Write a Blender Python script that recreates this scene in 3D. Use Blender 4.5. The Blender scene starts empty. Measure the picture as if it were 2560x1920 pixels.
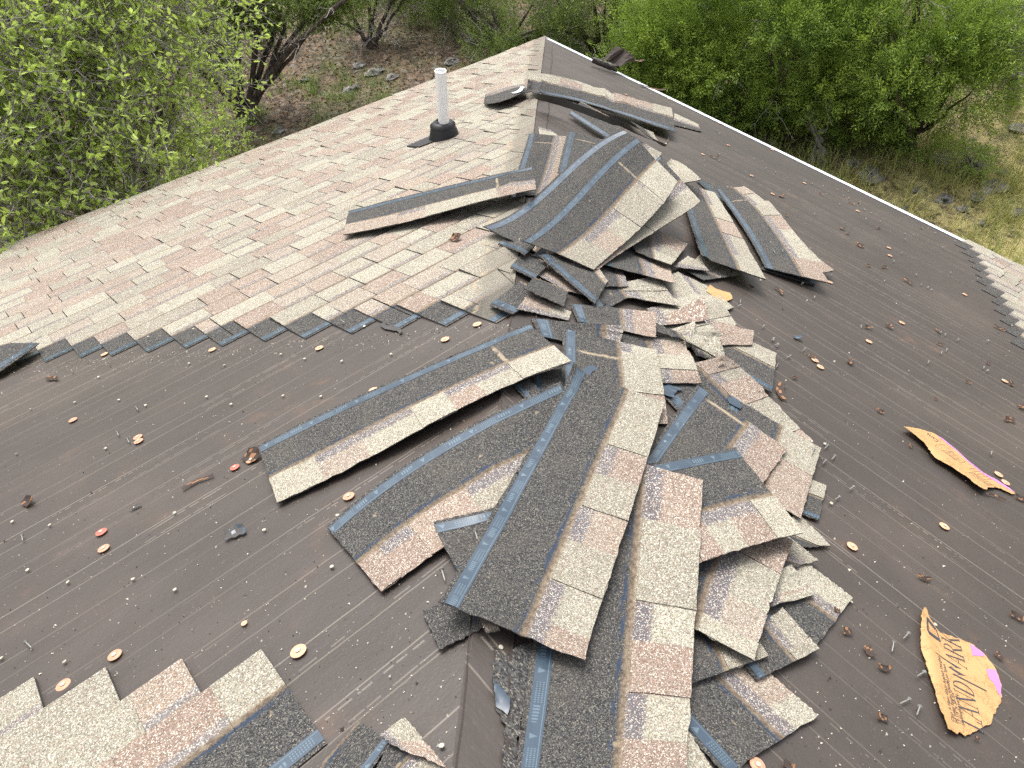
import bpy, math, random
import numpy as np

# ------------------------------------------------------------------ camera, world, sun
SC = bpy.context.scene
RX = np.array([-0.74805089, 0.66358843, 0.0083817])      # camera right
RU = np.array([-0.48970886, -0.56047549, 0.66787158])    # camera up
RF = np.array([-0.44788959, -0.49549734, -0.74422933])   # camera forward
CAM = np.array([5.77142312, 5.90753106, 3.57655588])
FPX = 1889.63                                            # focal length, in pixels of a 2560 wide frame
SL = 0.40741                                             # roof slope (5 in 12)
ZG = -2.7                                                # ground under the eaves

from mathutils import Matrix, Vector
cd = bpy.data.cameras.new('camera'); cam = bpy.data.objects.new('camera', cd)
SC.collection.objects.link(cam); SC.camera = cam
cd.sensor_width = 36; cd.lens = 36 * FPX / 2560; cd.clip_start = .05; cd.clip_end = 500
M = Matrix.Identity(4)
for i in range(3):
    M[i][0], M[i][1], M[i][2], M[i][3] = RX[i], RU[i], -RF[i], CAM[i]
cam.matrix_world = M

SUN_EL, SUN_AZ = math.radians(62), math.radians(250)     # direction towards the sun, azimuth from +X
w = bpy.data.worlds.new('World'); SC.world = w; w.use_nodes = True
nt = w.node_tree; nt.nodes.clear()
sky = nt.nodes.new('ShaderNodeTexSky'); sky.sky_type = 'NISHITA'; sky.sun_disc = False
sky.sun_elevation = SUN_EL; sky.sun_rotation = math.radians(90) - SUN_AZ
sky.air_density = 1.0; sky.dust_density = 6.0; sky.ozone_density = 1.0
bg = nt.nodes.new('ShaderNodeBackground'); bg.inputs[1].default_value = .15
hs = nt.nodes.new('ShaderNodeHueSaturation'); hs.inputs['Saturation'].default_value = .28
wo = nt.nodes.new('ShaderNodeOutputWorld')
nt.links.new(sky.outputs[0], hs.inputs['Color']); nt.links.new(hs.outputs[0], bg.inputs[0]); nt.links.new(bg.outputs[0], wo.inputs[0])
sd = bpy.data.lights.new('sun', 'SUN'); sd.energy = .85; sd.angle = math.radians(32); sd.color = (1, .97, .92)
so = bpy.data.objects.new('sun', sd); SC.collection.objects.link(so)
sv = Vector((math.cos(SUN_EL) * math.cos(SUN_AZ), math.cos(SUN_EL) * math.sin(SUN_AZ), math.sin(SUN_EL)))
so.rotation_euler = sv.to_track_quat('Z', 'Y').to_euler(); so.location = sv * 30
vs = SC.view_settings; vs.view_transform = 'Standard'; vs.look = 'None'; vs.gamma = 1; vs.exposure = 1.05
SC.cycles.max_bounces = 6; SC.cycles.diffuse_bounces = 3; SC.cycles.transparent_max_bounces = 4
SC.cycles.use_denoising = False; SC.cycles.use_adaptive_sampling = True; SC.cycles.adaptive_threshold = .01

rng = np.random.default_rng(7); random.seed(7)

# ------------------------------------------------------------------ helpers: objects
def link(o, parent=None):
    SC.collection.objects.link(o)
    if parent is not None: o.parent = parent
    return o
def tag(o, label=None, cat=None, group=None, kind=None):
    if label: o['label'] = label
    if cat: o['category'] = cat
    if group: o['group'] = group
    if kind: o['kind'] = kind
    return o
def empty(name, loc):
    o = bpy.data.objects.new(name, None); o.location = loc; o.empty_display_size = .1
    return link(o)
def mesh(name, V, Fq, mats, parent=None, loc=None, mi=None, uv=None, col=None, attrs=None, smooth=False):
    """V (n,3); Fq list of arrays (m,k) of vertex indices; uv/col: per corner arrays."""
    V = np.asarray(V, float)
    if loc is not None: V = V - np.asarray(loc)
    Fq = [np.asarray(f, np.int64) for f in (Fq if isinstance(Fq, list) else [Fq]) if len(f)]
    me = bpy.data.meshes.new(name)
    nl = sum(f.size for f in Fq); nf = sum(len(f) for f in Fq)
    me.vertices.add(len(V)); me.loops.add(nl); me.polygons.add(nf)
    me.vertices.foreach_set('co', V.astype(np.float32).ravel())
    me.loops.foreach_set('vertex_index', np.concatenate([f.ravel() for f in Fq]).astype(np.int32))
    tot = np.concatenate([np.full(len(f), f.shape[1]) for f in Fq])
    st = np.concatenate([[0], np.cumsum(tot)[:-1]])
    me.polygons.foreach_set('loop_start', st.astype(np.int32))
    me.polygons.foreach_set('loop_total', tot.astype(np.int32))
    for m in (mats if isinstance(mats, (list, tuple)) else [mats]): me.materials.append(m)
    if mi is not None: me.polygons.foreach_set('material_index', np.asarray(mi, np.int32))
    me.polygons.foreach_set('use_smooth', np.full(nf, bool(smooth)))
    me.update(calc_edges=True)
    if uv is not None:
        l = me.uv_layers.new(name='UVMap'); l.data.foreach_set('uv', np.asarray(uv, np.float32).ravel())
    if col is not None:
        a = me.color_attributes.new('patch', 'FLOAT_COLOR', 'CORNER'); a.data.foreach_set('color', np.asarray(col, np.float32).ravel())
    for k, v in (attrs or {}).items():
        a = me.attributes.new(k, 'FLOAT', 'POINT'); a.data.foreach_set('value', np.asarray(v, np.float32).ravel())
    me.validate()
    o = bpy.data.objects.new(name, me)
    if loc is not None and parent is None: o.location = loc
    return link(o, parent)

class MB:
    """collects simple solids into one mesh"""
    def __init__(s): s.v, s.f, s.n = [], {}, 0
    def add(s, V, F):
        V = np.asarray(V, float); s.v.append(V)
        for f in F: s.f.setdefault(len(f), []).append([i + s.n for i in f])
        s.n += len(V); return s
    def box(s, c, sz, R=np.eye(3)):
        q = np.array([[x, y, z] for x in (-.5, .5) for y in (-.5, .5) for z in (-.5, .5)]) * sz
        return s.add(q @ np.asarray(R).T + c, [(0, 1, 3, 2), (4, 6, 7, 5), (0, 4, 5, 1), (2, 3, 7, 6), (0, 2, 6, 4), (1, 5, 7, 3)])
    def lathe(s, prof, o, ax, n=16, cap=(True, True)):
        ax = np.asarray(ax, float); ax /= np.linalg.norm(ax)
        a = np.cross(ax, [0, 0, 1.]) if abs(ax[2]) < .9 else np.cross(ax, [1., 0, 0]); a /= np.linalg.norm(a); b = np.cross(ax, a)
        t = np.arange(n) * 2 * np.pi / n; V = []
        for r, h in prof: V += [np.asarray(o) + ax * h + r * (np.cos(x) * a + np.sin(x) * b) for x in t]
        F = []
        for k in range(len(prof) - 1):
            for i in range(n):
                j = (i + 1) % n; F.append((k * n + i, k * n + j, (k + 1) * n + j, (k + 1) * n + i))
        if cap[0]: F.append(tuple(range(n))[::-1])
        if cap[1]: F.append(tuple((len(prof) - 1) * n + i for i in range(n)))
        return s.add(V, F)
    def obj(s, name, mats, parent=None, loc=None, smooth=False):
        return mesh(name, np.concatenate(s.v), [np.array(f) for f in s.f.values()], mats, parent, loc, smooth=smooth)

def tubes(paths, sides=5):
    """paths: list of (pts (n,3), radii (n)) -> verts, quads"""
    V, Q, n0 = [], [], 0
    t = np.arange(sides) * 2 * np.pi / sides
    for P, r in paths:
        P = np.asarray(P, float); r = np.asarray(r, float)
        d = np.gradient(P, axis=0); d /= np.linalg.norm(d, axis=1)[:, None] + 1e-9
        ref = np.array([.31, .17, .93]) if abs(d[0][2]) < .8 else np.array([.95, .2, .1])
        a = np.cross(d, ref); a /= np.linalg.norm(a, axis=1)[:, None] + 1e-9; b = np.cross(d, a)
        ring = P[:, None] + r[:, None, None] * (np.cos(t)[None, :, None] * a[:, None] + np.sin(t)[None, :, None] * b[:, None])
        m = len(P); V.append(ring.reshape(-1, 3))
        i = np.arange(m - 1)[:, None] * sides; j = np.arange(sides)[None]; k = (j + 1) % sides
        Q.append(n0 + np.stack([i + j, i + k, i + sides + k, i + sides + j], -1).reshape(-1, 4)); n0 += m * sides
    return np.concatenate(V), np.concatenate(Q)

# ------------------------------------------------------------------ helpers: materials
class NT:
    def __init__(s, name, rough=.8):
        s.m = bpy.data.materials.new(name); s.m.use_nodes = True; s.t = s.m.node_tree
        s.b = s.t.nodes['Principled BSDF']; s.out = s.t.nodes['Material Output']
        s.b.inputs['Roughness'].default_value = rough
    def n(s, ty, **kw):
        x = s.t.nodes.new('ShaderNode' + ty)
        for k, v in kw.items():
            if k in x.inputs.keys(): s.put(x.inputs[k], v)
            else: setattr(x, k, v)
        return x
    def put(s, inp, v):
        if hasattr(v, 'node'): s.t.links.new(v, inp)
        elif isinstance(v, (tuple, list)) and inp.type == 'RGBA' and len(v) == 3: inp.default_value = (*v, 1)
        else: inp.default_value = v
    def math(s, op, a, b=0., c=None):
        x = s.n('Math', operation=op); s.put(x.inputs[0], a); s.put(x.inputs[1], b)
        if c is not None: s.put(x.inputs[2], c)
        return x.outputs[0]
    def mix(s, f, a, b, mode='MIX'):
        x = s.n('Mix', data_type='RGBA', blend_type=mode); s.put(x.inputs[0], f); s.put(x.inputs[6], a); s.put(x.inputs[7], b); return x.outputs[2]
    def ramp(s, f, lo, hi): # smooth 0..1
        x = s.n('MapRange', interpolation_type='SMOOTHSTEP'); s.put(x.inputs[0], f); s.put(x.inputs[1], lo); s.put(x.inputs[2], hi); return x.outputs[0]
    def noise(s, vec, scale, detail=2., rough=.5):
        x = s.n('TexNoise'); s.put(x.inputs['Vector'], vec); s.put(x.inputs['Scale'], scale); s.put(x.inputs['Detail'], detail); s.put(x.inputs['Roughness'], rough); return x.outputs[0]
    def voro(s, vec, scale):
        x = s.n('TexVoronoi'); s.put(x.inputs['Vector'], vec); s.put(x.inputs['Scale'], scale); return x
    def attr(s, name, ty='GEOMETRY'):
        return s.n('Attribute', attribute_name=name, attribute_type=ty)
    def sep(s, v):
        x = s.n('SeparateXYZ'); s.put(x.inputs[0], v); return x.outputs
    def base(s, c): s.put(s.b.inputs['Base Color'], c); return s
    def bump(s, h, d=.002, st=.6):
        x = s.n('Bump'); s.put(x.inputs['Height'], h); s.put(x.inputs['Distance'], d); s.put(x.inputs['Strength'], st); s.put(s.b.inputs['Normal'], x.outputs[0])
    def vecscale(s, v, k):
        x = s.n('VectorMath', operation='MULTIPLY'); s.put(x.inputs[0], v); s.put(x.inputs[1], k); return x.outputs[0]
def plain(name, c, rough=.6, var=.12, scale=30, metal=0., spec=.5):
    t = NT(name, rough); o = t.n('TexCoord').outputs['Object']
    k = t.noise(o, scale, 4.)
    t.base(t.mix(k, tuple(x * (1 - var) for x in c), tuple(min(1, x * (1 + var)) for x in c)))
    t.b.inputs['Metallic'].default_value = metal; t.b.inputs['Specular IOR Level'].default_value = spec
    return t.m

def shingle_mat(name, hip=False):
    t = NT(name, .95); uv = t.n('UVMap').outputs[0]; u, v, _ = t.sep(uv)
    info = t.n('ObjectInfo'); 
    off = t.n('VectorMath', operation='ADD'); t.put(off.inputs[0], uv)
    cmb = t.n('CombineXYZ'); t.put(cmb.inputs[2], t.math('MULTIPLY', info.outputs['Random'], 37.)); t.put(off.inputs[1], cmb.outputs[0]); p = off.outputs[0]
    pa = t.attr('patch'); patch = pa.outputs['Color']; slot = pa.outputs['Alpha']
    gr = t.sep(t.voro(p, 480.).outputs['Color'])          # granules, about 2 mm
    g2 = t.sep(t.voro(p, 250.).outputs['Color'])
    n1 = t.noise(p, 26., 5., .6); n2 = t.noise(p, 7., 4.); n3 = t.noise(p, 90., 3.)
    # exposed, light zone
    ex = t.mix(t.math('MULTIPLY', slot, t.math('SUBTRACT', 1., t.ramp(t.math('ADD', v, t.math('MULTIPLY', t.math('SUBTRACT', n3, .5), .03)), .226 if hip else .238, .236 if hip else .252))), patch, (.175, .168, .168) if hip else (.128, .125, .138))
    hs = t.n('HueSaturation'); t.put(hs.inputs['Color'], ex); t.put(hs.inputs['Value'], t.math('ADD', .84, t.math('MULTIPLY', n1, .34))); ex = hs.outputs[0]
    ex = t.mix(t.ramp(gr[0], .66, .72), ex, t.mix(.30, (.10, .075, .06), ex))
    ex = t.mix(t.ramp(gr[1], .80, .84), ex, (.52, .49, .42))
    ex = t.mix(t.math('MULTIPLY', t.ramp(g2[0], .7, .8), .22), ex, (.30, .17, .13))
    ex = t.mix(t.math('MULTIPLY', t.ramp(g2[1], .76, .84), .26), ex, (.07, .06, .06))
    ex = t.mix(t.math('MULTIPLY', t.ramp(n2, .5, .8), .25), ex, (.22, .19, .15))
    # dark nailing zone
    dk = t.mix(t.ramp(gr[0], .2, .9), (.026, .026, .027), (.092, .090, .087))
    dk = t.mix(t.ramp(gr[1], .86, .93), dk, (.20, .185, .15))
    dk = t.mix(t.math('MULTIPLY', t.ramp(n2, .45, .85), .5), dk, (.10, .09, .075))
    vd = t.math('ABSOLUTE', t.math('SUBTRACT', v, .181)); nu = t.noise(t.vecscale(p, (7., 40., 1.)), 3., 2.)
    dk = t.mix(t.math('MULTIPLY', t.math('SUBTRACT', 1., t.ramp(vd, .002, .010)), t.ramp(nu, .5, .56)), dk, (.035, .05, .08))
    bl = t.math('MULTIPLY', t.ramp(t.noise(p, 21., 3.), .70, .75), t.ramp(v, .05, .08))
    dk = t.mix(t.math('MULTIPLY', bl, .8), dk, (.28, .225, .15))
    ju = t.attr('dust_u', 'OBJECT').outputs['Fac']
    jd = t.math('ABSOLUTE', t.math('SUBTRACT', t.math('ADD', u, t.math('MULTIPLY', t.math('SUBTRACT', n1, .5), .02)), ju))
    jm = t.math('MULTIPLY', t.math('SUBTRACT', 1., t.ramp(jd, .002, .009)), t.ramp(n1, .3, .5))
    dk = t.mix(t.math('MULTIPLY', jm, t.ramp(v, .045, .07)), dk, (.30, .245, .175))
    hole = t.math('SUBTRACT', 1., t.ramp(t.voro(p, 5.5).outputs['Distance'], .018, .030))
    dk = t.mix(hole, dk, (.004, .004, .004))
    c = t.mix(t.ramp(v, .198, .204), dk, ex)
    vb = t.math('ABSOLUTE', t.math('SUBTRACT', t.math('ADD', v, t.math('MULTIPLY', t.math('SUBTRACT', n1, .5), .012)), .198))
    c = t.mix(t.math('MULTIPLY', t.math('SUBTRACT', 1., t.ramp(vb, .001, .014)), .72), c, t.mix(t.ramp(n3, .3, .7), (.12, .085, .055), (.27, .21, .145)))
    if hip:
        hd = t.math('ADD', t.attr('hipd').outputs['Fac'], t.math('MULTIPLY', t.math('SUBTRACT', n2, .5), .09))
        c = t.mix(t.math('MULTIPLY', t.math('SUBTRACT', 1., t.ramp(hd, .09, .17)), .62), c, t.mix(gr[2], (.11, .10, .08), (.215, .195, .16)))
        hl = t.math('SUBTRACT', 1., t.ramp(t.math('ABSOLUTE', t.math('SUBTRACT', hd, .145)), .004, .018))
        c = t.mix(t.math('MULTIPLY', hl, t.math('MULTIPLY', t.ramp(n1, .48, .62), .6)), c, (.36, .29, .19))
    t.base(c); t.b.inputs['Specular IOR Level'].default_value = .2
    t.bump(t.math('ADD', gr[2], t.math('MULTIPLY', n3, .6)), .0012, .55)
    return t.m

def tint_leaf(name, lo, hi, trans=.35, rough=.5):
    t = NT(name, rough); a = t.attr('tint').outputs['Fac']
    c = t.mix(a, lo, hi); t.base(c); t.b.inputs['Specular IOR Level'].default_value = .3
    tr = t.n('BsdfTranslucent'); t.put(tr.inputs[0], t.mix(.5, c, (hi[0] * 1.3, hi[1] * 1.3, hi[2] * .7)))
    mx = t.n('MixShader'); t.put(mx.inputs[0], trans); t.t.links.new(t.b.outputs[0], mx.inputs[1]); t.t.links.new(tr.outputs[0], mx.inputs[2]); t.t.links.new(mx.outputs[0], t.out.inputs[0])
    return t.m

M_SH = shingle_mat('asphalt_shingle'); M_FIELD = shingle_mat('weathered_shingle', True)
M_EDGE = plain('asphalt_edge', (.075, .07, .066), .9, .3, 200)
M_UNDER = plain('shingle_underside', (.09, .085, .075), .9, .3, 200)

def film_mat():
    t = NT('release_film', .27); uv = t.n('UVMap').outputs[0]; u, v, _ = t.sep(uv)
    info = t.n('ObjectInfo'); tc = t.n('TexCoord').outputs['Object']
    n = t.noise(tc, 8., 4.); n2 = t.noise(t.vecscale(tc, (1., 1., 1.)), 60., 3.)
    c = t.mix(n, (.028, .046, .068), (.062, .090, .122))
    c = t.mix(t.math('MULTIPLY', t.ramp(n2, .5, .7), .4), c, (.03, .04, .055))
    # illegible printed marks: rows of dashes, taller blocks, a little triangle, a line
    uu = t.math('ADD', u, t.math('MULTIPLY', info.outputs['Random'], .3)); ph = t.math('FRACT', t.math('DIVIDE', uu, .155))
    vv = t.math('DIVIDE', t.math('SUBTRACT', v, .012), .033)
    f1 = t.math('FRACT', t.math('MULTIPLY', uu, 190.)); rows = t.math('FRACT', t.math('MULTIPLY', vv, 5.))
    inside = t.math('MULTIPLY', t.ramp(vv, .2, .22), t.math('SUBTRACT', 1., t.ramp(vv, .70, .72)))
    das = t.math('MULTIPLY', t.math('MULTIPLY', t.math('LESS_THAN', f1, .5), t.math('LESS_THAN', rows, .55)), t.math('MULTIPLY', t.math('GREATER_THAN', ph, .30), t.math('LESS_THAN', ph, .62)))
    blk = t.math('MULTIPLY', t.math('LESS_THAN', t.math('FRACT', t.math('MULTIPLY', uu, 130.)), .55), t.math('MULTIPLY', t.math('GREATER_THAN', ph, .66), t.math('LESS_THAN', ph, .92)))
    blk = t.math('MULTIPLY', blk, t.math('LESS_THAN', vv, t.math('ADD', .3, t.math('MULTIPLY', t.noise(tc, 40.), .6))))
    tri = t.math('MULTIPLY', t.math('LESS_THAN', t.math('ABSOLUTE', t.math('SUBTRACT', ph, .13)), t.math('MULTIPLY', t.math('SUBTRACT', .70, vv), .09)), t.math('GREATER_THAN', ph, .02))
    mk = t.math('MULTIPLY', t.math('MAXIMUM', t.math('MAXIMUM', das, blk), tri), inside)
    ln = t.math('MULTIPLY', t.math('LESS_THAN', t.math('ABSOLUTE', t.math('SUBTRACT', vv, .84)), .025), t.ramp(t.noise(tc, 9.), .35, .4))
    mk = t.math('MULTIPLY', t.math('MAXIMUM', mk, ln), t.ramp(t.noise(tc, 14.), .33, .45))
    c = t.mix(t.math('MULTIPLY', mk, .55), c, (.15, .215, .25))
    sc = t.ramp(t.noise(t.vecscale(tc, (1., 1., 1.)), 22., 6., .75), .66, .70)
    c = t.mix(t.math('MULTIPLY', sc, .6), c, (.38, .43, .47))
    t.base(c); t.b.inputs['Specular IOR Level'].default_value = .55; t.bump(n2, .001, .25)
    return t.m
M_FILM = film_mat()

def felt_mat():
    t = NT('roofing_felt', .47); uv = t.n('UVMap').outputs[0]; u, v, _ = t.sep(uv)
    n1 = t.noise(uv, 2.2, 6., .6); n2 = t.noise(uv, 9., 5., .6); n3 = t.noise(uv, 160., 3.); wob = t.math('MULTIPLY', t.math('SUBTRACT', t.noise(uv, .7, 2.), .5), .03)
    c = t.mix(n1, (.038, .0305, .026), (.066, .053, .045))
    c = t.mix(t.math('MULTIPLY', t.ramp(n2, .50, .72), t.math('MULTIPLY', t.ramp(n1, .46, .68), .85)), c, (.100, .062, .042))
    wr = t.noise(t.vecscale(uv, (.6, 3.5, 1.)), 2.5, 4., .55); c = t.mix(t.math('MULTIPLY', t.ramp(wr, .52, .75), .25), c, (.026, .021, .019))
    c = t.mix(t.math('MULTIPLY', t.ramp(n3, .55, .8), .35), c, (.10, .092, .09))
    vv = t.math('ADD', v, t.math('ADD', wob, t.math('MULTIPLY', t.noise(uv, 14., 2.), .004)))
    ph = t.math('MULTIPLY', t.math('FRACT', t.math('DIVIDE', vv, .183)), .183)
    pat = t.ramp(t.noise(t.vecscale(uv, (.35, 1.6, 1.)), 1.3, 3.), .36, .60); dust = t.noise(uv, .8, 6., .65)
    c = t.mix(t.math('MULTIPLY', t.ramp(dust, .46, .74), .5), c, (.105, .085, .072))
    def line(c, at, wd, col, msk):
        msk = t.math('MULTIPLY', msk, t.math('ADD', .18, t.math('MULTIPLY', pat, .82)))
        d = t.math('ABSOLUTE', t.math('SUBTRACT', ph, at)); return t.mix(t.math('MULTIPLY', t.math('SUBTRACT', 1., t.ramp(d, wd * .5, wd)), msk), c, col)
    k1 = t.ramp(t.noise(t.vecscale(uv, (1.2, 9., 1.)), 2., 3.), .12, .42)
    c = line(c, .106, .0024, (.19, .165, .135), t.math('MULTIPLY', k1, .75)); c = line(c, .168, .0023, (.18, .155, .125), t.math('MULTIPLY', k1, .65))
    dash = t.math('MULTIPLY', t.math('LESS_THAN', t.noise(t.vecscale(uv, (38., 4., 1.)), 1., 1.), .5), t.ramp(t.noise(t.vecscale(uv, (.9, 4., 1.)), 1.7, 2.), .47, .55))
    c = line(c, .118, .0030, (.30, .27, .23), t.math('MULTIPLY', dash, .4)); c = line(c, .157, .0026, (.28, .25, .21), t.math('MULTIPLY', dash, .35))
    ds = t.voro(uv, 85.); d1 = t.math('SUBTRACT', 1., t.ramp(ds.outputs['Distance'], .10, .16))
    c = t.mix(t.math('MULTIPLY', t.math('MULTIPLY', d1, t.ramp(n2, .55, .7)), .5), c, (.34, .31, .27))
    t.base(c); t.put(t.b.inputs['Roughness'], t.math('ADD', .40, t.math('MULTIPLY', n2, .2))); t.b.inputs['Specular IOR Level'].default_value = .5
    t.bump(t.math('ADD', t.math('MULTIPLY', n3, .4), t.math('ADD', t.math('MULTIPLY', n1, 5.), t.math('MULTIPLY', wr, 2.))), .003, .5)
    return t.m
M_FELT = felt_mat()
M_SCRAP = plain('torn_felt', (.035, .022, .017), .75, .4, 60)
M_SCRAPB = plain('torn_felt_core', (.26, .13, .06), .85, .3, 90)
M_WHITE = plain('white_painted_metal', (.72, .75, .78), .45, .10, 12)
M_PVC = plain('white_plastic_pipe', (.92, .92, .91), .45, .02, 5)
M_RUB = plain('black_rubber', (.018, .018, .02), .5, .3, 25)
M_STEEL = plain('galvanised_steel', (.42, .41, .38), .42, .3, 80, .7)
M_HEAD = plain('pale_nail_head', (.46, .43, .34), .5, .12, 200)
M_CAP = plain('orange_plastic', (.56, .27, .17), .5, .12, 90)
M_CAPP = plain('faded_orange_plastic', (.62, .36, .22), .5, .14, 90)
M_RED = plain('red_plastic', (.60, .14, .10), .45, .12, 90)
M_SIDING = plain('limestone_wall', (.40, .36, .29), .9, .2, 6)
M_WOOD = plain('painted_fascia', (.55, .52, .47), .7, .1, 8)
M_INK = plain('printing_ink', (.045, .045, .055), .8, .3, 60)
M_MAG = plain('magenta_ink', (.48, .19, .44), .7, .15, 40)

# ------------------------------------------------------------------ roof geometry
def zr(x, y): return SL * np.minimum(x, y)
def unp(px, py, h=0.):
    """where the line of sight through a photo pixel meets the roof (raised by h)"""
    px = np.asarray(px, float); py = np.asarray(py, float); h = np.asarray(h, float)
    d = ((px - 1280) / FPX)[..., None] * RX - ((py - 960) / FPX)[..., None] * RU + RF
    tl = (SL * CAM[1] + h - CAM[2]) / (d[..., 2] - SL * d[..., 1]); tr = (SL * CAM[0] + h - CAM[2]) / (d[..., 2] - SL * d[..., 0])
    return CAM + np.maximum(tl, tr)[..., None] * d
def gnd(px, py, z=ZG):
    d = (px - 1280) / FPX * RX - (py - 960) / FPX * RU + RF
    return CAM + (z - CAM[2]) / d[2] * d
def roofpt(a, b, side, off=0.):
    a, b = np.asarray(a, float), np.asarray(b, float)
    return np.stack([a, b, SL * b + off] if side == 'L' else [b, a, SL * b + off], -1)
HN = 900; HF = np.zeros((HN, HN))                        # height of whatever lies on the roof, 1 cm cells
def hf(x, y):
    i = np.clip((x * 100).astype(int), 0, HN - 1); j = np.clip((y * 100).astype(int), 0, HN - 1); return HF[i, j]

# ------------------------------------------------------------------ house
house = tag(empty('house', (8., 8., ZG)), 'house whose hip roof is half stripped of shingles down to brown felt', 'house')
HW = 16.; CF = math.sqrt(1 + SL * SL)
HL = np.array([8., 8., ZG])
def hpart(name, V, F, mats, **kw):
    o = mesh(name, np.asarray(V, float) - HL, F, mats, **kw); o.parent = house; return o
ap = [8., 8., SL * 8]
V, F, UVs = [], [], []
for k, (p, q, sd_) in enumerate([((0, 0), (HW, 0), 'L'), ((0, 0), (0, HW), 'R'), ((0, HW), (HW, HW), 'X'), ((HW, 0), (HW, HW), 'Y')]):
    i = len(V); V += [[*p, 0], [*q, 0], ap]; F.append((i, i + 1, i + 2))
    UVs += [(0, .071 * (k == 1)), (HW, .071 * (k == 1)), (8, 8 * CF + .071 * (k == 1))]
hpart('underlayment', V, [np.array(F)], M_FELT, uv=UVs)
# felt strip folded over the hip, lapping 16 cm down each side
n = 90; d = np.linspace(.02, 7.9, n); wob = rng.normal(0, .004, n).cumsum() * .25; wob -= np.linspace(0, wob[-1], n)
V = []; UVs = []
for s in ('R', 'C', 'L'):
    for a in range(n):
        x = d[a]
        e = .11 + wob[a] * (1 if s == 'R' else .3)
        P = [x, x + e, SL * x + .004] if s == 'R' else ([x, x, SL * x + .007] if s == 'C' else [x + .012, x, SL * x + .0045])
        V.append(P)
F = np.array([(r * n + a, r * n + a + 1, (r + 1) * n + a + 1, (r + 1) * n + a) for r in range(2) for a in range(n - 1)])
V = np.array(V); uvv = np.stack([V[:, 1] * .4 + 3.3, V[:, 0] * .9], -1)
hpart('hip_felt_strip', V, F, M_FELT, uv=uvv[F.ravel()])
for e, wd_ in ((.11, .005), (-.001, .004)):
    a = np.linspace(.4, 7.9, 160); wb = .006 * np.sin(a * 9) + .003 * np.sin(a * 31); wv = wd_ * (1 + .6 * np.sin(a * 47) * np.sin(a * 13))
    Va = np.stack([np.stack([a, a + e + wb + s_ * wv, SL * a + .0085], 1) for s_ in (-.5, .5)], 1).reshape(-1, 3); ii = np.arange(159) * 2
    hpart('lap_edge', Va, np.stack([ii, ii + 1, ii + 3, ii + 2], 1), M_SCRAP)
# drip edge, fascia, soffit, walls
for nm, prof, mat in (('drip_edge', [(.085, .007), (-.014, .004), (-.018, -.055), (-.010, -.056), (-.008, -.004), (.085, .003)], M_WHITE), ('fascia', [(-.004, -.03), (-.004, -.20), (.02, -.20), (.02, -.03)], M_WOOD)):
    V, F = [], []
    # section (inset, z) swept round the eaves
    cor = lambda e: [(e, e), (e, HW - e), (HW - e, HW - e), (HW - e, e)]
    m = len(prof)
    for (e, z) in prof: V += [[*c, z + (SL * e if z > -.01 else 0)] for c in cor(e)]
    for a in range(m):
        b = (a + 1) % m
        for k in range(4): F.append((a * 4 + k, a * 4 + (k + 1) % 4, b * 4 + (k + 1) % 4, b * 4 + k))
    if nm == 'drip_edge': # only the metal along the two stripped eaves and round
        pass
    hpart(nm, V, [np.array(F)], mat)
b = MB(); b.box((8, 8, -.195), (HW - .06, HW - .06, .012)); 
o = b.obj('soffit', M_WOOD); o.data.transform(Matrix.Translation(-Vector(HL))); o.parent = house
b = MB()
for c, s in (((8, .55, -1.45), (14.9, .2, 2.5)), ((8, 15.45, -1.45), (14.9, .2, 2.5)), ((.55, 8, -1.45), (.2, 14.7, 2.5)), ((15.45, 8, -1.45), (.2, 14.7, 2.5))): b.box(c, s)
o = b.obj('wall', M_SIDING); o.data.transform(Matrix.Translation(-Vector(HL))); o.parent = house

CREAM = [(.325, .313, .242), (.29, .28, .218), (.345, .335, .262), (.262, .25, .195)]
PINK = [(.262, .196, .154), (.28, .215, .170), (.245, .182, .145), (.295, .236, .184)]
TAN = [(.295, .245, .195), (.31, .268, .215)]
def pick(r=None):
    r = random.random() if r is None else r
    c = random.choice(CREAM if r < .56 else PINK if r < .84 else TAN); k = random.uniform(.93, 1.06)
    return tuple(x * k for x in c)

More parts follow.
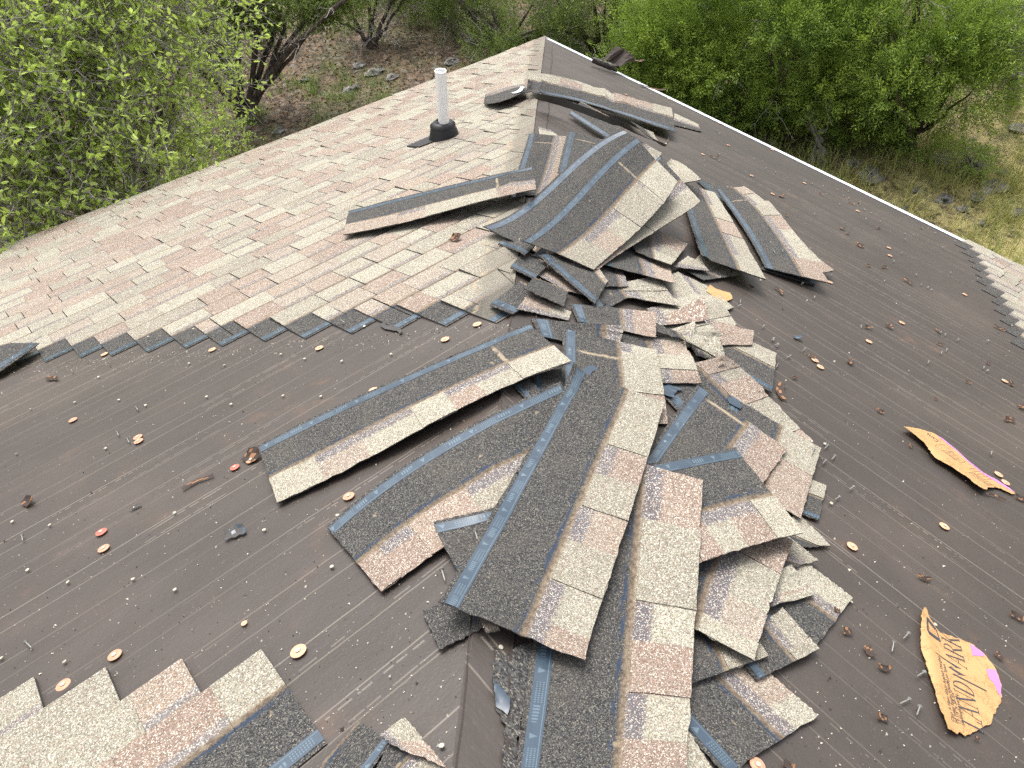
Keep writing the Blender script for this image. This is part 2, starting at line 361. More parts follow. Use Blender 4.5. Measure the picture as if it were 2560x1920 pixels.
# ---- shingles still nailed down: rows of overlapping sheets with raised tabs
def field(side, rows, wid, expo, name, edge_strip=True):
    """rows: (b0, a_lo, a_hi, strip_len). b0 = lower edge of the row, in plan metres up from the eave"""
    V, Q, MI, UV, COL, HD = [], [], [], [], [], []
    SV, SQ, SUV = [], [], []
    sc = .337 / wid
    def quad(pts, mi, uv, col):
        i = len(V); V.extend(pts); Q.append((i, i + 1, i + 2, i + 3)); MI.append(mi); UV.extend(uv); COL.extend([col] * 4)
        HD.extend([(p[0] - p[1]) / math.sqrt(2) if side == 'L' else (p[1] - p[0]) / math.sqrt(2) for p in pts])
    def P(a, b_, off):
        a = max(a, b_ + .006)
        return tuple(roofpt(a, b_, side, off))
    for (b0, lo, hi, sl, strips) in rows:
        if hi - lo < .05: continue
        pc_ = 0.; a = lo; u0 = random.uniform(0, 5); top = 1.0; raised = random.random() < .5; nxt = lo + random.uniform(.3, 1.)
        offs = lambda t: .004 + .013 * (1 - t)
        while a < hi - 1e-6:
            wd = min(hi - a, random.choice([.11, .14, .155, .17, .19, .22, .26]));
            if hi - a - wd < .05: wd = hi - a
            a1 = a + wd; col = pick(); col = pick() if abs(col[1] - pc_) < .02 else col; pc_ = col[1]; raised = not raised if random.random() < .85 else raised
            gap = .004 if random.random() < .5 and b0 < 4.5 else 0.
            if a1 >= hi - 1e-6: gap = 0
            lf0, lf1 = (random.random() ** 4 * .005, random.random() ** 4 * .005)
            if random.random() < .06: lf1 += .010
            aa = a1 - gap
            te = expo / wid + .03
            ez = .0022 if raised else 0.
            c4 = (*col, 0. if raised else 1.)
            ts = [0., te * .45, te, te + .06, 1.]
            for k in range(4):
                t0, t1 = ts[k], ts[k + 1]
                if k == 3 and aa < hi - sl and (side == 'L' or a > lo + .5): continue
                e0 = ez if t0 < te else 0; e1 = ez if t1 < te else 0
                L0, L1 = (lf0, lf1) if k == 0 else (0, 0)
                pts = [P(a, b0 + wid * t0, offs(t0) + e0 + L0), P(aa, b0 + wid * t0, offs(t0) + e0 + L1), P(aa, b0 + wid * t1, offs(t1) + e1), P(a, b0 + wid * t1, offs(t1) + e1)]
                uu = [(u0 + a, .337 * (1 - t0)), (u0 + aa, .337 * (1 - t0)), (u0 + aa, .337 * (1 - t1)), (u0 + a, .337 * (1 - t1))]
                quad(pts, 0, uu, c4)
            # front face and the two sides
            f0, f1 = P(a, b0, offs(0) + ez + lf0), P(aa, b0, offs(0) + ez + lf1)
            quad([P(a, b0 + .001, -.0 + .001), P(aa, b0 + .001, .001), f1, f0], 1, [(0, 0)] * 4, c4)
            for q, lf in ((a, lf0), (aa, lf1)):
                quad([P(q, b0, .001), P(q, b0, offs(0) + ez + lf), P(q, b0 + wid * te, offs(te) + ez), P(q, b0 + wid * te, .0015)], 1, [(0, 0)] * 4, c4)
            if aa >= hi - 1e-6 or a <= lo + 1e-6:
                q = aa if aa >= hi - 1e-6 else a
                quad([P(q, b0 + wid * te, .001), P(q, b0 + wid * te, offs(te)), P(q, b0 + wid, offs(1)), P(q, b0 + wid, .001)], 1, [(0, 0)] * 4, c4)
            if aa > hi - sl: quad([P(a, b0 + wid, .001), P(aa, b0 + wid, .001), P(aa, b0 + wid, offs(1)), P(a, b0 + wid, offs(1))], 1, [(0, 0)] * 4, c4)
            a = a1
        if strips:
            s0, s1 = (lo, min(hi, lo + sl)) if strips < 0 else (max(lo, hi - sl), hi)
            i = len(SV); t0, t1 = 1 - .045 / .337, 1 - .012 / .337
            for (q, t) in ((s0, t0), (s1, t0), (s1, t1), (s0, t1)): SV.append(P(q, b0 + wid * t, offs(t) + .0012)); SUV.append((q, .337 * (1 - t)))
            SQ.append((i, i + 1, i + 2, i + 3))
    o = hpart(name, V, np.array(Q), [M_FIELD if side == 'L' else M_SH, M_EDGE], mi=MI, uv=UV, col=COL, attrs={'hipd': HD})
    for k in range(0, len(SV), 4):
        s = hpart('release_strip', SV[k:k + 4], np.array([[0, 1, 2, 3]]), M_FILM, uv=SUV[k:k + 4]); s.parent = o
    return o
EX = .1487
rows = []
for k in range(-21, 9):
    b0 = max(3.327 - .312 + EX * k, -.018)
    hi = 5.443 - .108 * k + random.uniform(-.012, .012) if k > -6 else 14.
    if k <= -6: hi = min(14., 5.443 + .108 * 6 + (-6 - k) * 1.6)
    rows.append((b0, b0 - .32 if k == -21 else b0 + .0, hi, 1.0, 1 if k > -8 else 0))
o = field('L', rows, .312, EX, 'shingle_field'); tag(o, 'weathered pink and cream shingles still nailed along the left slope')
rows = [(5.131 - .112 * k, 5.73 + .128 * k, 9.5, 4., -1) for k in range(5, -1, -1)]
o = field('L', rows, .272, .118, 'shingle_field'); tag(o, 'stepped corner of pink and cream shingles still nailed in the foreground')
rows = []
for k in range(0, 22):
    b0 = -.02 if k == 0 else EX * k - .03
    rows.append((b0, 4.74 + .076 * k + random.uniform(-.05, .05), 14., 1.2, 0))
o = field('R', rows, .312, EX, 'shingle_field'); tag(o, 'shingles left in place beyond the stripped right slope')
# height of the nailed rows under loose things
for (bx, f) in ((None, None),):
    xs = (np.arange(HN) + .5) / 100; X_, Y_ = np.meshgrid(xs, xs, indexing='ij')
    HF = np.where((X_ > Y_) & (X_ < 5.443 - .108 * (Y_ - 3.327) / .1487 - .02) & (Y_ < 3.35), .020, .006)
    HF = np.where((X_ > Y_) & (X_ < 5.443 - .108 * (Y_ - 3.327) / .1487 - .1) & (Y_ < 4.0), .020, HF)
    HF = np.where((X_ > 5.76 + 1.143 * np.maximum(5.131 - Y_, 0)) & (Y_ > 4.55) & (X_ > Y_) & (Y_ < 5.42), .028, HF)

# ---- vent pipe
pb = unp(1112, 348, .0); pt_h = 0
ax = np.array([0, 0, 1.])
vp = tag(empty('vent_pipe', tuple(pb)), 'white plastic vent pipe rising from a black rubber boot on the left slope', 'vent pipe')
b = MB()
nrm = np.array([0, -SL, 1]) / CF
b.lathe([(.037, 0), (.037, .475), (.032, .475), (.032, .25)], (0, 0, .0), ax, 28, (False, True)); b.obj('pipe', M_PVC, vp, smooth=False)
b = MB(); b.lathe([(.118, -.06), (.110, .0), (.088, .072), (.078, .104), (.070, .116), (.055, .123), (.043, .126), (.041, .136), (.0385, .136)], (0, 0, 0), nrm * .35 + ax * .65, 36, (False, False))
b.lathe([(.084, .092), (.087, .098), (.083, .104)], (0, 0, 0), nrm * .35 + ax * .65, 36, (False, False))
bt = b.obj('boot', M_RUB, vp, smooth=True)
b = MB(); q = [(-.04, -.15), (.21, -.15), (.21, .0), (-.04, .03)]
ptn = [[x, y, SL * y + .026] for x, y in q]; b.add(ptn + [[p[0], p[1], p[2] - .012] for p in ptn], [(0, 1, 2, 3), (0, 4, 5, 1), (1, 5, 6, 2), (2, 6, 7, 3), (3, 7, 4, 0)]); b.obj('flashing', M_RUB, vp)

# ------------------------------------------------------------------ loose shingles
def crop(ox, oy, s): return lambda *q: [(ox + q[i] / s, oy + q[i + 1] / s) for i in range(0, len(q), 2)]
A = crop(800, 0, 2.212); B = crop(1100, 500, 2.212); C = crop(900, 1170, 2.212); D = crop(1560, 1170, 2.212)
EE = crop(1560, 0, 2.212); FF = crop(0, 1170, 2.212); G = crop(0, 600, 2.212)
P1 = crop(1160, 560, 3.95); P2 = crop(1560, 850, 3.95); P3 = crop(1600, 1220, 3.95); P4 = crop(1160, 300, 3.95); P5 = crop(1600, 360, 3.95); P7 = crop(900, 1500, 3.95)
W = lambda *q: [(q[i] * 1.1573, q[i + 1] * 1.1573) for i in range(0, len(q), 2)]
S0 = lambda *q: [(q[i], q[i + 1]) for i in range(0, len(q), 2)]
COLS = {'c': CREAM, 'p': PINK, 't': TAN}
def resamp(pl, n):
    pl = np.asarray(pl, float); L = np.concatenate([[0], np.cumsum(np.hypot(*np.diff(pl, axis=0).T))]); L /= L[-1]
    t = np.linspace(0, 1, n); k = min(3, len(pl) - 1)
    if k == 1: return np.stack([np.interp(t, L, pl[:, i]) for i in (0, 1)], 1)
    return np.stack([np.polyval(np.polyfit(L, pl[:, i], k), t) for i in (0, 1)], 1)
def upsample(G_, k=4):
    n, m = G_.shape[:2]
    ui = np.linspace(0, n - 1, (n - 1) * k + 1); vi = np.linspace(0, m - 1, (m - 1) * k + 1)
    a = np.clip(ui.astype(int), 0, n - 2); b = np.clip(vi.astype(int), 0, m - 2); fa = (ui - a)[:, None, None]; fb = (vi - b)[None, :, None]
    return (G_[a][:, b] * (1 - fa) * (1 - fb) + G_[a + 1][:, b] * fa * (1 - fb) + G_[a][:, b + 1] * (1 - fa) * fb + G_[a + 1][:, b + 1] * fa * fb)
NU, NV = 33, 15
def smooth_fit(r, up):
    n, m = r.shape; u = np.linspace(-1, 1, n)[:, None] * np.ones((1, m)); v = np.ones((n, 1)) * np.linspace(-1, 1, m)[None]
    Bs = np.stack([np.ones_like(u), u, u * u, u ** 3, v, u * v, u * u * v], -1).reshape(-1, 7); y = r.ravel(); wt = np.ones(len(y))
    for _ in range(14):
        A_ = Bs * wt[:, None]; co = np.linalg.solve(A_.T @ Bs + 1e-3 * np.diag([0, .05, 1, 3, .05, 1, 2]) * len(y) * .02, A_.T @ y); f = Bs @ co; wt = np.where(y > f, 22., 1.)
    f = f.reshape(n, m); f = f + np.quantile(np.maximum(r - f, 0), .85); z = np.maximum(f, r)
    for _ in range(3):
        q = np.pad(z, 1, 'edge'); z = .5 * z + .125 * (q[2:, 1:-1] + q[:-2, 1:-1] + q[1:-1, 2:] + q[1:-1, :-2]); z = np.maximum(z, r)
    return z
TH = .0038
sh_group = 'loose torn-off shingles heaped along the hip'
def drape(T, E_, lift=None, nv=NV, nu=NU, mid=None, vb=.6):
    """grid of points for a sheet whose two long edges run along the photo polylines T and E_, resting on what is below"""
    tp, ep = resamp(T, nu), resamp(E_, nu); hT = np.zeros(nu); hE = np.zeros(nu); vv = np.linspace(0, 1, nv)[None, :, None]
    uu = np.linspace(0, 1, nu)[:, None]; v2 = vv[..., 0]
    lf = 0
    if lift is not None and lift[0] != 'abs':     # lifts at (start tape, end tape, start tab, end tab, arch)
        a, b_, c_, d_, ar = lift; lf = (a * (1 - uu) + b_ * uu) * (1 - v2) + (c_ * (1 - uu) + d_ * uu) * v2 + ar * 4 * uu * (1 - uu)
    if lift is not None and lift[0] == 'abs':   # heights above the roof at the four corners and in the middle
        a, b_, c_, d_, ar = lift[1:]; w_ = np.linspace(0, 1, nu); ar_ = ar * 4 * w_ * (1 - w_)
        hT = a * (1 - w_) + b_ * w_; hE = c_ * (1 - w_) + d_ * w_
        for it in range(6):
            PT = unp(tp[:, 0], tp[:, 1], hT); PE = unp(ep[:, 0], ep[:, 1], hE)
            zT = PT[0, 2] * (1 - w_) + PT[-1, 2] * w_ + ar_; zE = PE[0, 2] * (1 - w_) + PE[-1, 2] * w_ + ar_
            hT[1:-1] += (.5 * (zT - PT[:, 2]))[1:-1]; hE[1:-1] += (.5 * (zE - PE[:, 2]))[1:-1]
        if mid is None: return PT[:, None] * (1 - vv) + PE[:, None] * vv
        mp = resamp(mid, nu); PB = unp(mp[:, 0], mp[:, 1], hT * (1 - vb) + hE * vb); t1 = np.clip(vv / vb, 0, 1); t2 = np.clip((vv - vb) / (1 - vb), 0, 1)
        return np.where(vv <= vb, PT[:, None] * (1 - t1) + PB[:, None] * t1, PB[:, None] * (1 - t2) + PE[:, None] * t2)
    for it in range(5):
        PT = unp(tp[:, 0], tp[:, 1], hT); PE = unp(ep[:, 0], ep[:, 1], hE)
        g = PT[:, None] * (1 - vv) + PE[:, None] * vv
        if mid is not None:   # the dust line between dark and light half is given as well
            mp = resamp(mid, nu); PB = unp(mp[:, 0], mp[:, 1], .5 * (hT + hE)); t1 = np.clip(vv / vb, 0, 1); t2 = np.clip((vv - vb) / (1 - vb), 0, 1)
            g = np.where(vv <= vb, PT[:, None] * (1 - t1) + PB[:, None] * t1, PB[:, None] * (1 - t2) + PE[:, None] * t2)
        r = zr(g[..., 0], g[..., 1]) + np.max([hf(g[..., 0] + dx, g[..., 1] + dy) for dx in (-.012, 0, .012) for dy in (-.012, 0, .012)], 0) + TH + .0015
        z = smooth_fit(r, 0) + lf
        hT = .4 * hT + .6 * (z[:, 0] - zr(PT[:, 0], PT[:, 1])); hE = .4 * hE + .6 * (z[:, -1] - zr(PE[:, 0], PE[:, 1]))
    g[..., 2] = z
    return g
def settle(g, add=.003):
    q = upsample(g, 6).reshape(-1, 3); i = np.clip((q[:, 0] * 100).astype(int), 0, HN - 1); j = np.clip((q[:, 1] * 100).astype(int), 0, HN - 1)
    np.maximum.at(HF, (i, j), q[:, 2] - zr(q[:, 0], q[:, 1]) + add)
def sample(g, u, v):
    """bilinear grid lookup at arrays u, v in 0..1"""
    n, m = g.shape[:2]; a = np.clip(u * (n - 1), 0, n - 1.0001); b = np.clip(v * (m - 1), 0, m - 1.0001); i = a.astype(int); j = b.astype(int); fa = (a - i)[..., None]; fb = (b - j)[..., None]
    return g[i, j] * (1 - fa) * (1 - fb) + g[i + 1, j] * fa * (1 - fb) + g[i, j + 1] * (1 - fa) * fb + g[i + 1, j + 1] * fa * fb
def slab(name, g, us, vs, th, mats, parent, loc, L, vr, cols, up=0., ragged=0.):
    """solid sheet over the grid g between parameter lists us, vs"""
    U, Vv = np.meshgrid(us, vs, indexing='ij'); top = sample(g, U, Vv)
    if ragged:
        jit = rng.normal(0, ragged, top.shape); jit[..., 2] *= .3; mk = np.zeros(U.shape); mk[0] = mk[-1] = 1; mk[:, 0] = mk[:, -1] = 1; top = top + jit * mk[..., None]
    top = top + np.array([0, 0, up]); bot = top - np.array([0, 0, th]); n, m = U.shape
    V = np.concatenate([top.reshape(-1, 3), bot.reshape(-1, 3)]); N = n * m; ix = np.arange(N).reshape(n, m)
    q = np.stack([ix[:-1, :-1], ix[1:, :-1], ix[1:, 1:], ix[:-1, 1:]], -1).reshape(-1, 4)
    Fs = [q]; MI = [np.zeros(len(q))]; Fs.append(q[:, ::-1] + N); MI.append(np.full(len(q), 2))
    uvv = np.stack([U * L, vr[0] + (vr[1] - vr[0]) * Vv], -1).reshape(-1, 2); uvv = np.concatenate([uvv, uvv])
    for e in (ix[:, 0], ix[:, -1][::-1], ix[0][::-1], ix[-1]):   # sides keep vertices of their own, so that the rim stays crisp
        k0 = len(V); m_ = len(e); V = np.concatenate([V, V[e], V[e + N]]); uvv = np.concatenate([uvv, uvv[e], uvv[e]]); a = np.arange(m_ - 1) + k0
        s = np.stack([a, a + m_, a + m_ + 1, a + 1], -1)[:, ::-1]; Fs.append(s); MI.append(np.ones(len(s)))
    Fa = np.concatenate(Fs); MI = np.concatenate(MI)
    um = ((U[:-1, :-1] + U[1:, 1:]) / 2).ravel(); cf = np.zeros((len(Fa), 4)); cf[:, :] = (.2, .18, .15, 0)
    cc = np.array([cols(x) for x in um]); cf[:len(q)] = cc
    fl = np.linalg.norm(np.cross(top[1, 0] - top[0, 0], top[0, 1] - top[0, 0]) * [0, 0, 1]) 
    if np.cross(top[-1, 0] - top[0, 0], top[0, -1] - top[0, 0])[2] < 0: Fa = Fa[:, ::-1]
    return mesh(name, V, Fa, mats, parent, loc, mi=MI, uv=uvv[Fa.ravel()], col=np.repeat(cf, 4, axis=0), smooth=True)
REP = []
def sh(label, T, E_, pat=None, vr=(0, .337), lift=None, dust=None, strip=True, seed=None, name='loose_shingle', mid=None):
    g = drape(T, E_, lift, mid=mid, vb=(.203 - vr[0]) / (vr[1] - vr[0])); settle(g) if not (lift and lift[0] == 'abs') else None
    mid = g[:, NV // 2]; L = np.linalg.norm(np.diff(mid, axis=0), axis=1).sum(); wd = np.mean([np.linalg.norm(g[k, -1] - g[k, 0]) for k in (3, NU // 2, NU - 4)])
    REP.append((label, round(L, 2), round(wd, 2)))
    rs = random.Random(seed if seed is not None else len(REP) * 13 + 5)
    if pat is None:
        x, up_, pat = 0., rs.random() < .5, []
        while x < 1:
            x = min(1., x + rs.uniform(.1, .3) / max(L, .3)); k = rs.choice('cccpptc'); pat.append((x if x < .93 else 1., k.upper() if up_ else k)); up_ = not up_
            if x >= .93: break
    else:
        pat = [(float(t[1:]), t[0]) for t in pat.split()]
    pc = []
    for (e, k) in pat:
        c = rs.choice(COLS[k.lower()]); kk = rs.uniform(.94, 1.05); pc.append((e, (*[x * kk for x in c], 0. if k.isupper() else 1.)))
    def cols(u):
        for e, c in pc:
            if u <= e: return c
        return pc[-1][1]
    bnd = [e for e, _ in pc[:-1]]
    us = np.array(sorted(set(np.round(np.concatenate([np.linspace(0, 1, NU), bnd]), 4)))); keep = [us[0]]
    loc = g.reshape(-1, 3).mean(0)
    vsp = np.linspace(0, 1, NV)
    root = slab(name, g, us, vsp, TH, [M_SH, M_EDGE, M_UNDER], None, loc, L, vr, cols, 0., .0011)
    tag(root, label, 'shingle', sh_group); root['dust_u'] = float(dust) if dust is not None else -9.
    V2 = lambda m_: (m_ - vr[0]) / (vr[1] - vr[0])
    if strip and vr[0] < .012 and vr[1] > .05:
        slab('release_strip', g, np.linspace(0.002, .998, NU), np.array([V2(.012), V2(.029), V2(.045)]), .0004, [M_FILM, M_FILM, M_FILM], root, loc, L, vr, lambda u: (0, 0, 0, 0), .0009)
    if vr[1] > .33:
        e0 = 0.
        for (e, k), (_, c) in zip(pat, pc):
            if k.isupper() and e - e0 > .02:
                a, b_ = e0 + .003, e - .003 if e < 1 else 1.; a = 0. if e0 == 0 else a
                tb = slab('laminate_tab', g, np.linspace(a, b_, 7), np.linspace(max(0., V2(.207)), 1, 4), .0024, [M_SH, M_EDGE, M_EDGE], root, loc, L, vr, lambda u, c=c: c, .0025, .0008); tb['dust_u'] = -9.
            e0 = e
    return root
def ext(pl, k):   # extend a two point line beyond its end
    (a, b_), (c_, d_) = pl; return [(a, b_), (c_ + (c_ - a) * k, d_ + (d_ - b_) * k)]

# -- right hand fringe, lowest first
sh('grey shingle with a dark lower end poking out right of the sharp rose point', S0(1940, 1262, 2047, 1302), S0(1985, 1185, 2066, 1214.5), 'C1', lift=None, seed=3)
sh('grey and dark shingle sticking out lowest at the right of the heap', P3(1000, 1180, 1660, 1660), P3(1600, 700, 2100, 1080), 'c.6 c1', seed=5)
sh('cream shingle corner pointing right at the orange cap beside the heap', P3(1050, 560, 1640, 585), P3(1560, 250, 1880, 572), 'c.4 C1', vr=(.05, .337), seed=6)
sh('cream pointed shingle just below the shingle corner that points at the orange cap', P3(900, 860, 1430, 805), P3(1400, 420, 1760, 715), 'c.5 c1', vr=(.05, .337), seed=8)
sh('bottom right shingle with a wide dark half, blue strip and pink patch', D(175, 1265, 560, 1700), D(720, 1062, 1075, 1365), 'p.62 c1', seed=9)
sh('cream shingle whose plain lower corner lies above the bottom right pink one', P3(900, 1590, 1150, 1900), P3(1410, 1180, 1770, 1590), 'c.72 C1', seed=11)
sh('half buried dark shingle with a tan blotch above the bottom right shingle', D(160, 900, 200, 1255), D(640, 820, 800, 1040), 'C1', seed=12, dust=.3)
sh('cream shingle with a straight lower edge and small pink step at the lower right fringe', P3(700, 1000, 700, 1330), P3(1500, 760, 1720, 1050), 'c.7 p.8 c1', vr=(.06, .337), seed=13)
sh('wide cream and rose shingle with bluish corners right of the long column', S0(1643, 1165, 1540, 1464), [P3(1510, 530)[0], P3(1380, 880)[0], D(715, 1068)[0]], 'P.28 c.62 t.86 C1', seed=14, lift=(0, 0, .004, .012, 0))
# -- middle fan
sh('shingle jutting right from the fan, cream half above and dark blue-edged half below', S0(1690, 845, 1929.6, 981.5), S0(1735, 788, 1941, 884), 'C1', seed=21, lift=(0, .012, 0, .01, 0))
sh('cream shingle end forming the right edge of the fan just under the yellow wrapper scrap', B(1320, 400, 1470, 640), B(1470, 470, 1628, 596), 'c.5 C1', vr=(.2, .337), strip=False, seed=111)
sh('cream shingle end reaching the right edge of the fan above the pink corner', B(1400, 560, 1500, 740), B(1560, 570, 1640, 690), 'C.6 c1', vr=(.2, .337), strip=False, seed=112)
sh('pink shingle corner on the right edge of the fan, above the half dark shingle', B(1380, 640, 1420, 800), B(1735, 722, 1727, 800), 'p1', vr=(.2, .337), strip=False, seed=113)
sh('pale mottled shingle filling the upper middle of the fan', B(1170, 440, 1330, 640), B(1320, 395, 1480, 600), 'c.6 C1', vr=(.2, .337), strip=False, seed=114)
sh('pale shingle with one raised tab in the middle of the fan', B(1140, 600, 1290, 800), B(1330, 560, 1560, 745), 'c.35 C.7 c1', vr=(.2, .337), strip=False, seed=115)
sh('cream shingle face below the pale raised tab in the middle of the fan', B(1330, 740, 1420, 860), B(1540, 730, 1590, 905), 'C.6 c1', vr=(.2, .337), strip=False, seed=116)
sh('dark shingle end with torn blue strip at the top of the fan', S0(1455, 716, 1496, 782), S0(1640, 690, 1700, 765), 'C.5 c1', seed=22, mid=S0(1538, 700, 1572, 742))
sh('shingle in the fan whose cream corner reaches the right edge under the yellow paper', S0(1509, 757, 1511, 790), S0(1760, 740, 1770, 800), 'p1', seed=23, mid=P1(1800, 880, 1830, 960))
sh('fan shingle with two short upright blue strip ends at its left edge', S0(1509, 786, 1514, 836), S0(1740, 800, 1730, 868), 'c1', seed=24, mid=P1(1815, 1040, 1840, 1190))
sh('dark slip of shingle with a tiny blue end in the middle of the fan', S0(1592, 787, 1613, 822), S0(1800, 842, 1805, 900), 'c.35 C1', seed=25, mid=P1(2110, 1050, 2165, 1150))
sh('long curved cream and pink shingle forming the right edge of the fan', S0(1600, 930, 1850, 1190), B(1580, 855, 1760, 1015, 1915, 1185, 2068, 1336), 'P.15 c.25 P.48 c.75 C.85 p1', seed=26)
sh('fan shingle with rose and cream tabs just left of the blue strip scrap', S0(1480, 822, 1496, 952), S0(1716, 850, 1754, 957), 'p.36 C.72 p1', seed=27)
sh('dark shingle piece with a pink strip near the hip in mid heap', S0(1424.6, 757, 1444, 806), S0(1640, 785, 1640, 845), 'p1', seed=28)
sh('short dark piece with vertical blue film at its left end, left of the hip', S0(1328, 795, 1348, 840), S0(1560, 815, 1545, 880), 'c1', vr=(0, .25), seed=29)
sh('upright dark and cream shingle with a vertical blue strip in the centre of the heap', S0(1407, 822, 1404, 945, 1402, 1040), S0(1641, 874, 1659, 978, 1670, 1060), 'c.12 C.62 p1', seed=30, dust=.10)
# -- left of the fan
sh('torn shingle with lifted blue edge lying on the stair-stepped row beside the hip', P1(250, 800, 480, 892), P1(560, 560, 800, 700), vr=(0, .2), seed=31, lift=(.012, .008, 0, 0, 0))
sh('pink scrap of shingle between the lifted blue edge and the dark blade', P1(520, 840, 1030, 950), P1(640, 680, 1060, 870), 'p.6 c1', vr=(.205, .337), seed=32)
sh('pink shingle fragment under the diagonal blue strip left of the hip', P1(720, 500, 1010, 660), P1(830, 390, 1180, 690), 'p1', vr=(.21, .337), seed=33)
sh('dark shingle fragment topped with ragged pale film under the overhanging pile', P1(455, 430, 690, 545), P1(600, 250, 830, 400), vr=(0, .2), seed=34, lift=(.02, .012, .01, .005, 0))
sh('dark blade of shingle pointing down at the hip, its lower edge lifted', P1(590, 640, 985, 815), P1(690, 525, 1030, 660), vr=(.02, .2), strip=False, seed=35, lift=(.018, .012, .008, .004, 0))
sh('dark shingle under the big pile with a short upright blue strip', P1(1155, 425, 1190, 620), P1(1560, 430, 1620, 610), 'c1', vr=(0, .24), seed=36)
sh('dark shingle crossing the hip with a long diagonal blue strip', P1(740, 325, 1290, 790), P1(1180, 250, 1420, 560), vr=(0, .24), seed=37, lift=(.012, .003, .012, 0, 0))
# -- front
sh('cream piece peeking out to the right of the long column at the bottom edge', C(1500, 1300, 1540, 1800), C(1740, 1330, 2010, 1760), 'c1', vr=(.18, .337), strip=False, seed=42)
sh('dark corner piece with a tan end lying under the big central shingle', C(345, 790, 440, 1005), C(620, 680, 690, 875), vr=(.05, .2), strip=False, seed=43)
sh('small pink shingle corner peeping out under the big central shingle', C(640, 800, 700, 912), C(740, 800, 775, 895), 'p1', vr=(.24, .337), strip=False, seed=44)
sh('dark underlying piece with blue strips in the gap under the upper left shingle', P1(690, 1480, 700, 1700), P1(960, 1420, 980, 1680), vr=(0, .18), seed=46)
sh('second dark piece with blue strip in the gap, left of its neighbour', P1(490, 1600, 640, 1760), P1(640, 1530, 800, 1690), vr=(0, .13), seed=47)
sh('second long shingle from the top of the left fan, pink side facing the bare felt', S0(816, 1316, 1000, 1172, 1100, 1104, 1280, 1012, 1398, 955), C(120, 687, 290, 562, 455, 440) + S0(1330, 1235, 1500, 1150), 'P.1 p.24 P.5 c.75 C1', seed=48, lift=(.002, 0, .002, 0, .008))
sh('shingle with a slanting blue strip under the left side of the big central shingle', C(402, 298, 760, 215), C(560, 620, 860, 540), vr=(0, .22), seed=45)
sh('uppermost long shingle of the left fan, cream side arched over the gap', S0(645, 1113, 810, 1030, 1042, 926, 1322, 808), S0(694, 1257, 900, 1156, 1111, 1042, 1227, 984, 1428, 906), 'C.16 t.32 c.5 C.62 p.72 c.84 C1', seed=49, lift=(0, .003, 0, .02, .012), dust=.78)
sh('short steep shingle whose rose lower end makes a sharp point on the right', S0(1822, 985, 1772, 1168), S0(2052, 1122, 2036, 1174, 2001, 1297), 'C.40 P1', seed=51)
sh('shingle with a diagonal blue strip and tan blotches, pink and bluish tab at right', S0(1742, 964, 1636, 1106, 1545, 1240), S0(1969, 1122, 1911, 1203, 1838, 1310), 'p.45 c1', seed=52, dust=.03)
sh('shingle lying crosswise with a blue strip on top and lifted cream and pink tabs', S0(1470, 1192, 1619, 1160, 1838, 1118), P3(60, 880, 565, 742, 1100, 575, 1605, 455), 'p.36 P.5 c.66 p.84 C1', seed=50, lift=(0, 0, .02, .045, 0), dust=.62)
sh('long straight shingle column running down to the bottom edge of the photo', S0(1400, 1100, 1345, 1510, 1258, 2110), S0(1757, 1201, 1737, 1560, 1702, 2110), 'p.14 C.36 c.46 P.60 c.72 P.86 c.93 C1', seed=53)
sh('largest central shingle with a printed blue strip and three long cream and pink tabs', S0(1432, 934, 1289, 1180, 1099, 1507), S0(1663, 1003, 1585, 1254, 1458, 1649), 'C.22 p.33 C.47 p.60 C.77 c.92 p1', seed=54, lift=(0, .01, .005, .02, 0))

# -- upper pile
sh('greyish shingle end lying on the felt right of the hip above the pile', P4(735, 66, 860, 100), P4(745, 150, 975, 190), 'c1', vr=(.21, .337), strip=False, seed=60)
sh('dark blade of shingle with a narrow blue strip just above the pile', A(1378, 632, 1590, 772), A(1440, 560, 1700, 700), vr=(0, .2), seed=61, lift=(.02, .02, .10, .10, 0))
sh('steep shingle beside the hip with a plain pale blue strip on its left', P4(640, 140, 540, 470, 440, 772), P4(1060, 160, 990, 470, 900, 720), 't.6 p1', seed=62, dust=.14, lift=(.04, 0, .04, 0, 0))
sh('steep dark shingle with a green-black strip next to the plain blue one', P4(1020, 120, 920, 525), P4(1430, 200, 1330, 620), 'c1', vr=(0, .24), seed=63, dust=.12, lift=(.04, .05, .08, .09, 0))
sh('long narrow-looking shingle stretched out to the left over the intact slope', A(158, 1168, 600, 1055, 1000, 962, 1172, 922), A(130, 1300, 500, 1222, 860, 1125, 1196, 1042), 'P.28 p.42 C.8 p1', seed=64, lift=(.015, .05, .015, .04, .01), dust=.82)
sh('curled strip of shingle hidden under the right stack, only its black edge showing', P5(1190, 1235, 1730, 1395), P5(1300, 1100, 1760, 1250), vr=(.0, .15), seed=65)
sh('outermost shingle of the right stack with a pink tip', P5(1000, 560, 1300, 1000, 1560, 1320), P5(1270, 565, 1540, 890, 1700, 1070, 1920, 1252), 'C.3 p.5 c.85 P1', seed=66, vr=(.1, .337), strip=False, lift=(.01, .01, .04, .03, 0))
sh('dark shingle with black-green strip half hidden between the two right shingles', P5(556, 360, 760, 540, 950, 725), P5(900, 420, 1050, 560, 1200, 760), vr=(0, .2), seed=67)
sh('right stack shingle with a long blue strip, dark half and pink lower end', P5(752, 450, 950, 725, 1100, 960, 1238, 1218), P5(1020, 432, 1290, 600, 1540, 925, 1700, 1090, 1862, 1376), 'P.10 c.24 C.36 p.5 c.62 c.8 P1', seed=68, lift=(.02, .005, .04, .02, 0), dust=.2)
